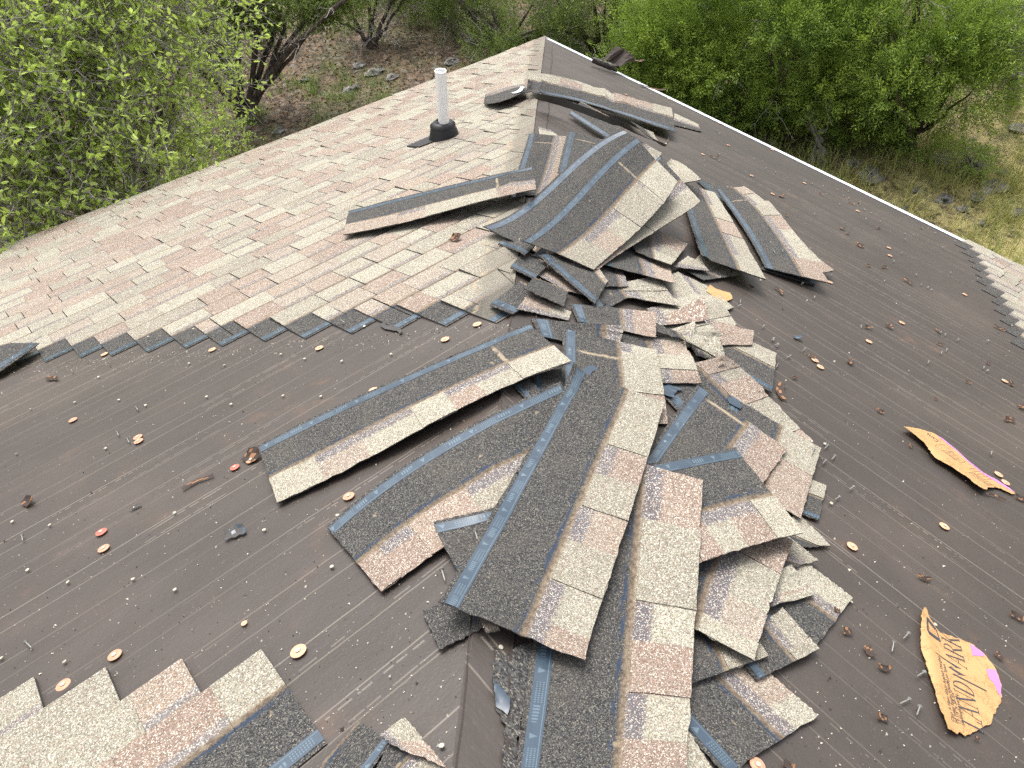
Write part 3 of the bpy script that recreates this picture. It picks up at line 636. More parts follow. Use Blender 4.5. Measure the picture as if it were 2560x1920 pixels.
sh('dark underside piece with cream corner under the inner right shingle', P5(440, 1242, 630, 1345), P5(590, 1095, 985, 1288), 'c1', vr=(.1, .337), strip=False, seed=69, lift=(.005, .008, .008, .008, 0))
sh('cream corner of shingle lifted over the dark underside piece', P5(330, 1212, 680, 1255), P5(470, 1110, 620, 1170), 'c1', vr=(.21, .337), strip=False, seed=70, lift=(.012, .012, .012, .012, 0))
sh('inner right shingle with blue strip curving down to a lifted cream point', P5(380, 372, 470, 690, 540, 920, 604, 1115), P5(740, 478, 900, 740, 1080, 1050, 1240, 1342), 'c.2 C.36 P.54 c.8 C1', seed=71, lift=(.03, .03, .06, .06, 0))
sh('cream shingle behind the top of the pile spreading down the right slope', P5(60, 330, 240, 420), P5(310, 145, 600, 365), 'c.6 C1', vr=(.12, .337), strip=False, seed=72, lift=(.03, .02, .10, .08, 0))
sh('dark and grey shingle with pale film end at the very top of the pile', P4(1640, 20, 1800, 160), P4(1860, 130, 2000, 330), 'c1', vr=(0, .337), seed=73, strip=False, lift=(.28, .25, .15, .14, 0))
sh('dark shingle end with a short cross strip at the top right of the pile', P4(1830, 360, 1920, 300), P4(2000, 620, 2090, 580), vr=(0, .2), seed=74, lift=(.08, .16, .0, .09, 0))
sh('pink-tabbed shingle corner hanging below the bottom right of the pile', S0(1480, 560, 1507, 661), [P4(1900, 1120)[0], P4(2010, 1395)[0], P4(2085, 1620)[0]], 'c.35 C.55 p1', seed=75, lift=(.008, .012, .008, .012, 0))
sh('cream shingle in the pile whose tip overhangs the small cream corner', S0(1520, 520, 1590, 630), P4(2212, 1230, 2045, 1438), 'p.4 c.7 C1', seed=76, lift=(.008, .01, .008, .018, 0), vr=(.05, .337), strip=False)
sh('black strip end sticking out to the left under the pile', P4(335, 1222, 600, 1330), P4(420, 1150, 700, 1250), vr=(0, .12), seed=78, lift=(.008, .008, .008, .008, 0))
sh('third shingle of the top pile, cream tabs fanned out on the lower right', S0(1330, 640, 1640, 380), S0(1494, 674, 1603, 600, 1700, 540, 1752, 503), 'p.3 c.55 C.8 c1', seed=79, lift=('abs', .03, .31, .045, .24, -.05))
sh('second shingle of the top pile, its printed blue strip along the left edge', P4(190, 1050, 440, 938, 700, 760, 1000, 480, 1250, 262, 1565, 98), P4(830, 1368, 1180, 1100, 1500, 820, 1800, 480, 1960, 330), 'P.3 c1', seed=80, lift=('abs', .075, .37, .035, .35, -.05))
sh('topmost shingle of the pile with plain blue strip and cream tabs', P4(570, 1190, 940, 900, 1250, 540, 1440, 385, 1695, 165), P4(1280, 1482, 1500, 1280, 1740, 1080, 1940, 850, 2108, 612), 'C.2 p.36 c.52 C.78 c.8 C1', seed=81, lift=('abs', .085, .39, .05, .30, -.05), dust=.84, mid=P4(935, 1322, 1200, 1130, 1500, 830, 1740, 560, 1900, 400))
# -- far end by the corner
sh('shingle with dark square patches under the long far shingle', A(1150, 470, 1380, 540, 1700, 640), A(1150, 405, 1270, 415, 1560, 505), 'C.34 c.6 C1', vr=(.1, .337), strip=False, seed=90, lift=(0, 0, .07, .07, 0))
sh('short shingle end with a dark lower edge at the right tip of the far row', A(1955, 690, 2110, 728), A(1960, 625, 2090, 685), 'c1', vr=(.1, .337), strip=False, seed=91)
sh('bent shingle folded over the hip, dark end curling down the left slope', A(905, 572, 965, 570, 1050, 545, 1145, 500), A(915, 500, 980, 465, 1060, 445, 1125, 440), 'p.7 c1', vr=(.06, .337), strip=False, seed=92, lift=(.015, .045, .02, .05, .03))
sh('grey weathered hip cap lying across the hip between the two far shingles', A(1140, 512, 1215, 515), A(1150, 440, 1225, 455), 'c1', vr=(.1, .19), strip=False, seed=93, lift=(.03, .03, .03, .03, 0))
sh('slim cream shingle seen almost edge-on below the long far shingle', A(1190, 545, 1450, 625, 1750, 742, 1885, 792), A(1215, 517, 1420, 575, 1640, 672, 1840, 742), 'c.3 p.5 C.8 t1', vr=(.215, .337), strip=False, seed=94, lift=(.06, .04, .12, .09, .01))
sh('long far shingle stretched down the right slope with pale blue lower edge', A(1212, 516, 1450, 562, 1700, 642, 1965, 732), A(1238, 412, 1450, 465, 1700, 535, 1945, 600), 'C.13 p.3 C.48 c.55 P.72 p.85 C1', seed=95, lift=(.0, .06, .02, .09, .01))
# -- left edge and foreground
sh('curled dark shingle corner lifted up at the left edge of the photo', G(-120, 800, 5, 722, 218, 572), G(-160, 640, -20, 590, 60, 568), vr=(0, .2), seed=97, lift=(.02, .03, .02, .03, 0))
sh('dark foreground sheet at the bottom edge right of the stepped shingles', FF(2165, 1515, 1960, 1800), FF(1988, 1398, 1640, 1765), vr=(.0, .2), seed=98)
sh('cream and rose shingle corner at the bottom edge left of the crease', P7(110, 1760, 300, 1390), P7(560, 1860, 850, 1640), 'c1', vr=(.1, .337), strip=False, seed=99)
sh('torn cream end of the same foreground pile pointing up at the felt', P7(200, 1340, 330, 1440), P7(435, 1150, 860, 1660), 'c.5 p1', vr=(.21, .337), strip=False, seed=100)

# ------------------------------------------------------------------ nails, caps, scraps
def rest(px, py, up=0.):
    h = 0.
    for _ in range(4):
        P = unp(px, py, h); h = float(hf(P[0:1], P[1:2])[0])
    P = unp(px, py, h); P[2] += up; return P
def rnormal(P):
    return np.array([0, -SL, 1]) / CF if P[0] > P[1] else np.array([-SL, 0, 1]) / CF
def imgdir(px, py, dx, dy):
    a, b = unp(px, py), unp(px + dx, py + dy); d = b - a; return d / np.linalg.norm(d)
def frame(n_, x):
    x = x - n_ * (x @ n_); x /= np.linalg.norm(x); return np.stack([x, np.cross(n_, x), n_], 1)   # columns
def place(o, P, R):
    Mx = Matrix.Identity(4)
    for i in range(3):
        for j in range(3): Mx[i][j] = R[i][j]
        Mx[i][3] = P[i]
    o.matrix_world = Mx; return o
def proto(mb, name, mats, smooth=False):
    o = mb.obj(name, mats, smooth=smooth); return o
first = {}
def spawn(key, make, P, R, label, cat, group):
    if key not in first: first[key] = o = make()
    else:
        o = first[key].copy(); SC.collection.objects.link(o)
        for ch in first[key].children:
            c = ch.copy(); SC.collection.objects.link(c); c.parent = o
    tag(o, label, cat, group); return place(o, P, R)
def mk_nail():
    b = MB(); b.lathe([(.0017, .0), (.0017, .026), (.0014, .030), (.0003, .035)], (0, 0, 0), (1, 0, 0), 8); b.lathe([(.0050, -.0012), (.0052, 0), (.0017, .0012)], (0, 0, 0), (1, 0, 0), 12)
    return b.obj('roofing_nail', M_STEEL)
def mk_head():
    b = MB(); b.lathe([(.0046, 0), (.0049, .0010), (.0043, .0017), (.0013, .0019)], (0, 0, 0), (0, 0, 1), 14); return b.obj('nail_head', M_HEAD)
def mk_cap(nm, mat):
    def f():
        b = MB(); b.lathe([(.0140, 0), (.0152, .0006), (.0147, .0014), (.0110, .0017), (.0095, .0024), (.0070, .0026), (.0055, .0020)], (0, 0, 0), (0, 0, 1), 22); o = b.obj(nm, mat)
        b = MB(); b.lathe([(.0048, .003), (.0050, .0042), (.001, .0048)], (0, 0, 0), (0, 0, 1), 12); b.obj('nail_head', M_HEAD, o); return o
    return f
def nail(px, py, ang, group, label):
    P = rest(px, py); n_ = rnormal(P); R = frame(n_, imgdir(px, py, math.cos(ang), math.sin(ang))); 
    tl = random.uniform(-.02, .10); R = frame(R[:, 2] * math.cos(tl) - R[:, 0] * math.sin(tl), R[:, 0]); spawn('nail', mk_nail, P + n_ * .0042, R, label, 'nail', group)
LN = 'loose roofing nails'
def many(f, pts, side):
    for k in range(0, len(pts), 2):
        q = f(pts[k], pts[k + 1])[0]; a = math.radians(random.uniform(100, 160)) if side == 'R' else math.radians(random.uniform(35, 85))
        if side == 'R':
            lab, gr = ('short steel nail lying loose on the stripped slope right of the shingle heap', 'loose nails right of the heap')
        elif side == 'P': lab, gr = ('steel nail dropped on top of the torn-off shingles', 'loose nails on the heap')
        else: lab, gr = ('short steel nail lying loose on the bare felt left of the shingle heap', 'loose nails left of the heap')
        nail(q[0], q[1], a, gr, lab)
R3 = crop(1920, 800, 3.456); R4 = crop(1920, 1440, 3.456)
many(EE, [718,880,765,895,785,932,838,953,900,985,1040,1018,1005,1003,1183,1050,1120,1075,1215,1083,1242,1098,1052,1185,1190,1130,1330,1162,1365,1180,527,740,515,722,445,890,527,855,530,888,1552,1295,1553,1325,1305,1130,1680,1265,1615,1520,1680,1592,1700,1605,1643,1575,1440,1555,1490,1445,1805,1510,1955,1540,1145,1520,1052,1645,985,1570,1600,1300,1760,1370,1830,1335,1720,1290,1100,1030,960,900,1240,1060,640,770,420,640,1420,1225,1535,1400], 'R')
many(EE, [825,1390,875,1388], 'P')
many(R3, [803,55,1490,110,1530,128,1642,175,1543,258,1497,283,1862,415,1895,442,1900,185,45,165,85,220,315,255,190,317,80,390,1927,1150,513,1090,572,1183,492,1222,733,1450,610,1537,2105,55,1385,365], 'R')
many(R4, [1205,505,1078,585,1340,840,1210,1075,1302,1140], 'R')
many(B, [1390,575,1460,668], 'P'); many(B, [1660,560,1660,585,1845,768,1865,800,2065,1385,1790,700], 'R')
many(G, [400,725,755,930,652,1068,707,1105,125,1640,1540,500,1405,482,1890,450], 'L'); many(FF, [148,970], 'L'); many(C, [455,570,640,360], 'P' if 0 else 'L')
def heads(f, pts):
    for k in range(0, len(pts), 2):
        q = f(pts[k], pts[k + 1])[0]; P = rest(*q); n_ = rnormal(P); d = n_ + rng.normal(0, .12, 3); d /= np.linalg.norm(d)
        spawn('head', mk_head, P + n_ * .001, frame(d, np.array([1., .3, 0])), 'small pale nail head still driven into the brown felt', 'nail head', 'nail heads still in the felt')
heads(G, [1045,683,545,758,413,898,168,935,805,915,1143,867,1278,909,584,1153,90,1183,1240,693,1685,658,2163,632,1890,670,1553,632,1775,865,1565,862,738,1481,966,1510,275,1577,68,1558,1461,1605,1867,1524,657,885,1070,492,820,535,1150,528,2015,478])
heads(FF, [153,565,376,632,736,616,968,674,1836,547,358,1073,8,1053]); heads(C, [778,993,452,1538]); heads(D, [1145,197,1255,740,1720,867]); heads(R3, [490,1072,545,1585]); heads(EE, [115,495,1030,1373,755,1550,148,518])
CAPS = [('cap_o', 'plastic_cap', M_CAP, 'orange plastic nail cap set in the brown felt', 'orange nail caps in the felt'), ('cap_p', 'plastic_cap', M_CAPP, 'faded pale orange nail cap set in the brown felt', 'pale orange nail caps in the felt')]
def caps(f, pts, which):
    for k in range(0, len(pts), 2):
        q = f(pts[k], pts[k + 1])[0]; key, nm, mt, lab, gr = CAPS[which]; P = rest(*q); spawn(key, mk_cap(nm, mt), P, frame(rnormal(P), np.array([1., .2, 0])), lab, 'nail cap', gr)
caps(G, [403,995,762,1090,766,1112,1388,1217,1928,1417], 0); caps(FF, [573,445,635,1035,350,1200], 0); caps(D, [738,1643], 0); caps(EE, [12,522,533,684,172,718,577,803,1455,1127], 0)
caps(G, [577,631,1173,606,1765,597,2064,830], 1); caps(EE, [248,547,436,853,706,971,822,1072,1292,1166,1465,1370,1470,1413,1885,1628,820,828,998,1012,1140,1560], 1); caps(D, [1262,433,1772,322,2072,35,2110,80], 1); caps(R3, [1157,23,872,185,453,405,407,347,2047,527], 1); caps(R4, [], 1)
caps(B, [28,770,205,687], 1)
def single(key, nm, mt, f, x, y, lab, sc=1.):
    q = f(x, y)[0]; P = rest(*q); o = spawn(key, mk_cap(nm, mt), P, frame(rnormal(P), np.array([1., .2, 0])) * sc, lab, 'nail cap', None); return o
single('cap_r', 'plastic_cap', M_RED, G, 560, 1615, 'bright red plastic nail cap on the felt, just above an orange one')
single('cap_s', 'small_cap', M_CAPP, FF, 1350, 858, 'small round orange disc on the bare felt below the stain', .45)
single('cap_y', 'plastic_cap', M_CAPP, FF, 1650, 1013, 'yellowish orange nail cap beside the stepped foreground shingles', 1.1)
single('cap_t', 'plastic_cap', M_RED, G, 1298, 1257, 'worn red and white nail cap left of the orange one with torn felt', .9)

# scraps of torn felt, paper and shingle
def scrap(f, x, y, l, wd, ang, lab, curl=1., mats=None, name='felt_scrap', group=None, z=.002):
    if group: l, wd = l * .72, wd * .62
    q = f(x, y)[0]; P = rest(*q); n_ = rnormal(P); R = frame(n_, imgdir(q[0], q[1], math.cos(ang), math.sin(ang)))
    n, m = 7, 4; u = np.linspace(-.5, .5, n)[:, None]; v = np.linspace(-.5, .5, m)[None]
    ph = rng.uniform(0, 6); X = u * l + rng.normal(0, l * .025, (n, m)); Y = v * wd * (1 - .5 * np.abs(u) ** 1.3 * 2 * rng.uniform(.1, .9)) + .10 * l * np.sin(u * 4 + ph) + rng.normal(0, wd * .06, (n, m))
    Z = z + curl * (.35 * wd * (v + .5) ** 2 + l * .25 * np.abs(u) ** 2 * rng.uniform(.2, 1)) + 0 * u
    top = np.stack([X, Y, Z], -1).reshape(-1, 3); bot = top - [0, 0, .0012]; N = n * m; ix = np.arange(N).reshape(n, m)
    qd = np.stack([ix[:-1, :-1], ix[1:, :-1], ix[1:, 1:], ix[:-1, 1:]], -1).reshape(-1, 4); Fs = [qd, qd[:, ::-1] + N]
    for e in (ix[:, 0], ix[:, -1][::-1], ix[0][::-1], ix[-1]): Fs.append(np.stack([e[:-1], e[:-1] + N, e[1:] + N, e[1:]], -1)[:, ::-1])
    Fa = np.concatenate(Fs); mi = np.zeros(len(Fa)); mi[len(qd):] = 1
    mi[rng.choice(len(qd), 4)] = 1
    o = mesh(name, np.concatenate([top, bot]), Fa, mats or [M_SCRAP, M_SCRAPB], mi=mi); tag(o, lab, 'scrap', group); return place(o, P, R)
FSG = 'scraps of torn felt right of the heap'
for (x, y, l, wd, a) in [(870,1085,.06,.05,.9),(1205,1265,.05,.05,2),(1235,1290,.04,.03,1),(1305,1360,.07,.05,.4),(1405,1263,.05,.03,.1),(1440,1480,.07,.03,-.3),(1570,1560,.09,.04,.5),(855,1610,.10,.025,.8),(490,870,.10,.02,.4),(1350,1470,.04,.03,.1),(1645,1262,.04,.03,2),(1260,1125,.08,.02,.4),(520,860,.05,.015,-.5),(1300,1120,.05,.03,1.2),(700,1590,.04,.03,.4),(565,455,.07,.05,.2),(1090,1075,.05,.02,.5),(900,1195,.03,.02,.3)]:
    scrap(EE, x, y, l, wd, a, 'small curled scrap of torn dark felt lying right of the shingle heap', 1., group=FSG)
for (x, y, l, wd, a) in [(715,365,.07,.03,1.2),(1045,60,.05,.04,.5),(865,70,.05,.03,.3),(1995,72,.08,.03,.4),(2080,870,.07,.04,.2),(1465,95,.05,.02,.8),(2100,555,.04,.04,.1),(2190,755,.05,.05,1),(375,320,.04,.03,1),(1480,210,.04,.02,.4),(965,790,.04,.03,.4),(230,500,.03,.02,.3),(2180,1545,.05,.03,.3),(1900,375,.03,.02,.3),(1960,1530,.09,.012,.35),(1730,540,.04,.02,.4),(1230,1090,.02,.02,.4),(1450,680,.02,.015,.2)]:
    scrap(R3, x, y, l, wd, a, 'small curled scrap of torn dark felt lying right of the shingle heap', 1., group=FSG)
for (x, y, l, wd, a) in [(875,655,.04,.025,1.),(1000,795,.045,.02,.3),(1990,690,.03,.02,1),(1350,20,.05,.02,.3),(2150,360,.05,.03,.4),(985,1230,.03,.02,.2),(680,490,.03,.025,.1),(1800,1410,.015,.012,.3),(175,1640,.03,.02,.5),(590,300,.02,.015,.3)]:
    scrap(R4, x, y, l, wd, a, 'small curled scrap of torn dark felt lying right of the shingle heap', 1., group=FSG)
scrap(R3, 120, 622, .12, .028, 1.25, 'long zigzag strip of torn felt with a tan core beside the heap', .8)
scrap(R3, 255, 158, .035, .03, 1.5, 'small grey triangle of film standing on the felt near the heap', 1.5, [M_FILM, M_FILM], 'film_scrap')
scrap(G, 1395, 1205, .055, .045, .5, 'torn felt tuft sticking up beside an orange cap left of the upper left shingle', 1.2)
scrap(G, 155, 1455, .05, .03, 1.1, 'brown felt flake on an orange cap near the left edge', 1.2)
scrap(G, 1095, 1340, .09, .012, -.5, 'thin dark stick-like felt strip left of the shingle fan', .5)
scrap(G, 290, 770, .08, .02, .5, 'dark twisted felt curl lying near the stair-stepped row', .8)
scrap(G, 1305, 1625, .05, .035, -.4, 'crumpled lump of black shiny roofing tar on the left felt', 1.0, [M_EDGE, M_FILM], 'tar_lump')
scrap(G, 750, 1480, .03, .012, -.5, 'tiny crushed black flake beside a pale nail head', .6, [M_EDGE, M_EDGE], 'tar_flake')
scrap(G, 2165, 490, .14, .022, .75, 'narrow pink granule strip lying across the felt below the stepped row', .3, [M_SH, M_EDGE], 'shingle_sliver')
scrap(A, 750, 1325, .05, .04, .3, 'dead brown leaf curled on the shingled slope under the long shingle', 1.4, [M_SCRAP, M_SCRAPB], 'dead_leaf')
for (x, y, l, wd, a, t_) in [(60,330,.5,.03,.15,'long lifted tear in the felt near the far corner'),(160,490,.35,.025,.1,'lifted tear in the felt between the corner and the rolled flap')]:
    scrap(EE, x, y, l, wd, a, t_, .6, name='felt_tear')
# film fragments
scrap(P1, 1215, 1465, .10, .03, -.3, 'short scrap of blue release film stuck on the central dark shingle', .05, [M_FILM, M_FILM], 'film_scrap')
scrap(P2, 1085, 620, .045, .05, 1.9, 'square scrap of blue release film on the dark shingle in the right of the heap', .05, [M_FILM, M_FILM], 'film_scrap')
scrap(P2, 455, 510, .08, .05, 2.0, 'torn blue and white film scrap where the central shingle meets the fan', .3, [M_FILM, M_FILM], 'film_scrap')
scrap(P4, 1485, 90, .10, .05, 1.9, 'wrinkled whitish film scrap standing at the top of the pile', .9, [M_FILM, M_FILM], 'film_scrap')
scrap(A, 1100, 505, .16, .03, -.5, 'torn white film flap on the bent shingle across the hip', .8, [M_WHITE, M_WHITE], 'film_scrap')
# rolled felt hanging over the far eave
a_, b_ = A(1512, 362)[0], A(1640, 408)[0]
pa_, pb_ = rest(*a_), rest(*b_); dd = pb_ - pa_
fl = tag(empty('felt_flap', tuple((pa_ + pb_) / 2)), 'rolled-up torn felt flap standing over the white drip edge near the far corner', 'scrap')
n = 12; th = np.linspace(0, 1.75 * np.pi, 14); V = []
for k in range(n):
    t = k / (n - 1); c0 = pa_ + dd * t - (pa_ + pb_) / 2 + np.array([0, 0, .045])
    for q in th: V.append(c0 + (.045 - .004 * q) * (np.cos(q) * np.array([-.9, 0, -.2]) + np.sin(q) * np.array([0, 0, 1.])) + rng.normal(0, .002, 3))
ix = np.arange(n * 14).reshape(n, 14); mesh('roll', V, np.stack([ix[:-1, :-1], ix[1:, :-1], ix[1:, 1:], ix[:-1, 1:]], -1).reshape(-1, 4), M_FELT, fl)
V = []; 
for k in range(8):
    for m in range(5):
        t = k / 7; s = m / 4; P = dd * (t - .35) * .8 + np.array([-.05 - .20 * s, .02 * math.sin(t * 9), .06 + s * (.10 - .09 * abs(t - .25) - .03 * t) + .02 * math.sin(t * 7 + s * 3)]); V.append(P)
ix = np.arange(40).reshape(8, 5); mesh('torn_sheet', V, np.stack([ix[:-1, :-1], ix[1:, :-1], ix[1:, 1:], ix[:-1, 1:]], -1).reshape(-1, 4), M_SCRAP, fl)

# torn kraft wrappers with printing
def paper_mat():
    t = NT('kraft_paper', .7); o = t.n('TexCoord').outputs['Object']; n1 = t.noise(o, 9., 5., .6); n2 = t.noise(o, 60., 4.)
    wr = t.math('SUBTRACT', 1., t.ramp(t.math('ABSOLUTE', t.math('SUBTRACT', t.noise(o, 14., 6., .7), .5)), .0, .02))
    c = t.mix(n1, (.45, .25, .10), (.52, .315, .14)); c = t.mix(t.math('MULTIPLY', t.ramp(n2, .5, .8), .3), c, (.40, .19, .065)); c = t.mix(t.math('MULTIPLY', wr, .35), c, (.34, .16, .06))
    t.base(c); t.bump(t.math('ADD', n1, t.math('MULTIPLY', wr, .4)), .006, .5); return t.m
M_PAPER = paper_mat()
from mathutils.geometry import delaunay_2d_cdt
def paper(outline, hfun, name, label, step=.012, jag=.0012, mats=None, cat='wrapper', uvs=None, parent=None):
    P = np.array([unp(x, y, .006) for x, y in outline]); out = []
    for k in range(len(P)):
        a, b_ = P[k, :2], P[(k + 1) % len(P), :2]; m = max(2, int(np.linalg.norm(b_ - a) / .008))
        for i in range(m): out.append(a + (b_ - a) * i / m + (rng.normal(0, jag, 2) if i else 0))
    out = np.array(out); lo, hi = out.min(0), out.max(0); N = len(out)
    gx, gy = np.meshgrid(np.arange(lo[0], hi[0], step), np.arange(lo[1], hi[1], step)); gp = np.stack([gx.ravel(), gy.ravel()], 1) + rng.uniform(-.002, .002, (gx.size, 2))
    pts = [Vector(p) for p in out] + [Vector(p) for p in gp]
    vo, _, fo, *_ = delaunay_2d_cdt(pts, [], [list(range(N))], 2, 1e-5)
    v = np.array([tuple(p) for p in vo]); used = sorted({i for f in fo for i in f}); re = {i: k for k, i in enumerate(used)}; v = v[used]
    z = zr(v[:, 0], v[:, 1]) + hfun(v[:, 0], v[:, 1]); F = np.array([[re[i] for i in f] for f in fo if len(f) == 3])
    V = np.concatenate([np.column_stack([v, z]), np.column_stack([v, z - .0008])]); n_ = len(v)
    loc = V.mean(0) if parent is None else np.array(parent.location); Fa = np.concatenate([F, F[:, ::-1] + n_]); uv_ = np.column_stack([V[:, 0] - lo[0], .055 + (V[:, 1] - lo[1]) * .5])[Fa.ravel()]
    o = mesh(name, V - loc if parent else V, Fa, mats or M_PAPER, parent, None if parent else loc, uv=uv_, smooth=True); tag(o, label, None if parent else cat); return o, loc
def decal(parent, loc, polys, hfun, mat, name):
    """flat ink shapes (lists of plan points) laid on the paper"""
    V, T = [], []
    for pl in polys:
        pl = np.asarray(pl, float)
        # subdivide the outline so that it follows the curl
        pts = []
        for k in range(len(pl)):
            a, b_ = pl[k], pl[(k + 1) % len(pl)]; m = max(1, int(np.linalg.norm(b_ - a) / .01))
            pts += [a + (b_ - a) * i / m for i in range(m)]
        vo, _, fo, *_ = delaunay_2d_cdt([Vector(p) for p in pts], [], [list(range(len(pts)))], 1, 1e-7); i0 = len(V)
        V += [tuple(p) for p in vo]
        for f in fo: T.append([i + i0 for i in f])
    T = [t_ for t_ in T if len(t_) == 3]
    V = np.array(V); V = np.column_stack([V, zr(V[:, 0], V[:, 1]) + hfun(V[:, 0], V[:, 1]) + .0007])
    T = np.array(T); a = V[T]; fl_ = np.cross(a[:, 1] - a[:, 0], a[:, 2] - a[:, 0])[:, 2] < 0; T[fl_] = T[fl_][:, ::-1]
    return mesh(name, V - loc, T, mat, parent)
def strip_pts(a, b_, wd0, wd1=None):
    a, b_ = np.asarray(a, float), np.asarray(b_, float); wd1 = wd0 if wd1 is None else wd1; d = b_ - a; d /= np.linalg.norm(d); n_ = np.array([-d[1], d[0]])
    return [a - n_ * wd0 / 2, b_ - n_ * wd1 / 2, b_ + n_ * wd1 / 2, a + n_ * wd0 / 2]
def bowl(cx, y0, y1, rx, w0, w1, n=12):
    """half ring for D, R: open to the left, heights y0..y1"""
    t = np.linspace(-np.pi / 2, np.pi / 2, n); c = (y0 + y1) / 2; ry = (y1 - y0) / 2
    o = [(cx + rx * math.cos(q), c + ry * math.sin(q)) for q in t]; i = [(cx + (rx - w1) * math.cos(q), c + (ry - w0) * math.sin(q)) for q in t[::-1]]
    return o + i
def serif(x, y, w_=.22, h=.035): return [(x - w_ / 2, y - h / 2), (x + w_ / 2, y - h / 2), (x + w_ / 2, y + h / 2), (x - w_ / 2, y + h / 2)]
K_, T_ = .10, .035   # thick and thin strokes
GLY = {
 'L': (.62, [strip_pts((.14, 0), (.14, 1), K_), serif(.14, 1), serif(.12, 0), strip_pts((.1, .018), (.55, .018), T_), strip_pts((.55, 0), (.58, .22), T_)]),
 'A': (.80, [strip_pts((.10, 0), (.40, 1), T_), strip_pts((.40, 1), (.70, 0), K_), strip_pts((.2, .36), (.6, .36), T_), serif(.1, 0, .2), serif(.7, 0, .24)]),
 'N': (.86, [strip_pts((.14, 0), (.14, 1), T_), strip_pts((.14, 1), (.70, 0), K_), strip_pts((.70, 0), (.70, 1), T_), serif(.14, 0, .2), serif(.12, 1, .2), serif(.70, 1, .2)]),
 'D': (.82, [strip_pts((.14, 0), (.14, 1), K_), bowl(.30, 0, 1, .40, T_, K_), strip_pts((.1, .018), (.32, .018), T_), strip_pts((.1, .982), (.32, .982), T_)]),
 'R': (.76, [strip_pts((.14, 0), (.14, 1), K_), bowl(.30, .48, 1, .28, T_, K_ * .9), strip_pts((.12, .982), (.32, .982), T_), strip_pts((.12, .498), (.32, .498), T_), strip_pts((.34, .5), (.68, 0), K_), serif(.14, 0), serif(.70, 0, .16)]),
 'K': (.80, [strip_pts((.14, 0), (.14, 1), K_), strip_pts((.16, .42), (.62, 1), T_), strip_pts((.30, .56), (.70, 0), K_), serif(.14, 0), serif(.14, 1), serif(.62, 1, .2), serif(.70, 0, .2)]),
}
def textpolys(s, O, X, Yd, size):
    """plain lettering from the built-in font as plan polygons (triangles)"""
    cu = bpy.data.curves.new('lettering', 'FONT'); cu.body = s; cu.size = 1.; cu.resolution_u = 2
    ob = bpy.data.objects.new('lettering', cu); SC.collection.objects.link(ob); bpy.context.view_layer.update()
    me = bpy.data.meshes.new_from_object(ob.evaluated_get(bpy.context.evaluated_depsgraph_get())); SC.collection.objects.unlink(ob); bpy.data.objects.remove(ob)
    v = np.array([tuple(q.co)[:2] for q in me.vertices]); wd = v[:, 0].max(); out = [np.asarray(O) + (v[list(p.vertices)][:, 0:1] / wd) * X + v[list(p.vertices)][:, 1:2] * size * Yd for p in me.polygons]
    return [p for p in out if abs(np.cross(p[1] - p[0], p[2] - p[0])) > 1e-12]
def rawmesh(parent, loc, polys, hfun, mat, name):
    V, F = [], {}
    for p in polys:
        i = len(V); V += [tuple(q) for q in p]; F.setdefault(len(p), []).append(list(range(i, i + len(p))))
    V = np.array(V); V = np.column_stack([V, zr(V[:, 0], V[:, 1]) + hfun(V[:, 0], V[:, 1]) + .0007])
    return mesh(name, V - loc, [np.array(f) for f in F.values()], mat, parent)
pl2 = lambda f, *q: np.array([unp(x, y, .006)[:2] for x, y in f(*q)])
def edge_lift(a, b_, amp, dec, base=.004):
    d = b_ - a; L = np.linalg.norm(d); n_ = np.array([-d[1], d[0]]) / L
    return lambda x, y: base + amp * np.exp(-np.abs((x - a[0]) * n_[0] + (y - a[1]) * n_[1]) / dec) + .0012 * np.sin(x * 31 + y * 13) * np.sin(y * 27)
ea = pl2(D, 1632, 800, 1778, 1460); h1 = edge_lift(ea[0], ea[1], .016, .03)
o1, l1 = paper(D(1665,775,1640,800,1632,870,1635,960,1645,1030,1670,1110,1690,1180,1725,1300,1760,1400,1776,1455,1835,1478,1850,1462,1885,1485,1955,1450,2030,1415,2045,1360,2090,1290,2092,1200,2060,1110,1990,1020,1915,965,1850,940,1740,905,1700,850,1680,820), h1, 'wrapper_scrap', 'large torn orange kraft wrapper with dark lettering lying at the lower right')
O = pl2(D, 1995, 1470)[0]; E1 = pl2(D, 1852, 945)[0]; X = E1 - O; Ln = np.linalg.norm(X); ex = X / Ln; ey = np.array([-ex[1], ex[0]])
if np.dot(ey, pl2(D, 1700, 1200)[0] - O) < 0: ey = -ey
hgt = np.linalg.norm(pl2(D, 1905, 1230)[0] - pl2(D, 1868, 1245)[0]) * 1.9; wdt = [GLY[c][0] for c in 'LAND'] + [1.15] + [GLY[c][0] for c in 'ARK']; kx = Ln / sum(wdt)
polys = []; x0 = 0.
for c, wd in zip('LANDMARK', wdt):
    if c == 'M':   # the stylised, slashed M
        for sp in ([(.06, -.75), (.16, -.75), (.36, .75), (.26, .95)], [(.26, .95), (.40, .75), (.56, .25), (.50, .55)], [(.50, .55), (.60, .2), (.80, .95), (.70, 1.05)], [(.70, 1.05), (.86, .85), (1.02, .3), (.96, .6)], [(.96, .6), (1.04, .3), (1.38, 1.62), (1.34, 1.62)]):
            polys.append([O + (x0 + q[0] * 1.) * kx * ex + q[1] * hgt * ey for q in sp])
    else:
        for sp in GLY[c][1]: polys.append([O + (x0 + q[0] + .12 * q[1]) * kx * ex + q[1] * hgt * ey for q in sp])
    x0 += wd
decal(o1, l1, polys, h1, M_INK, 'lettering')
tp = []
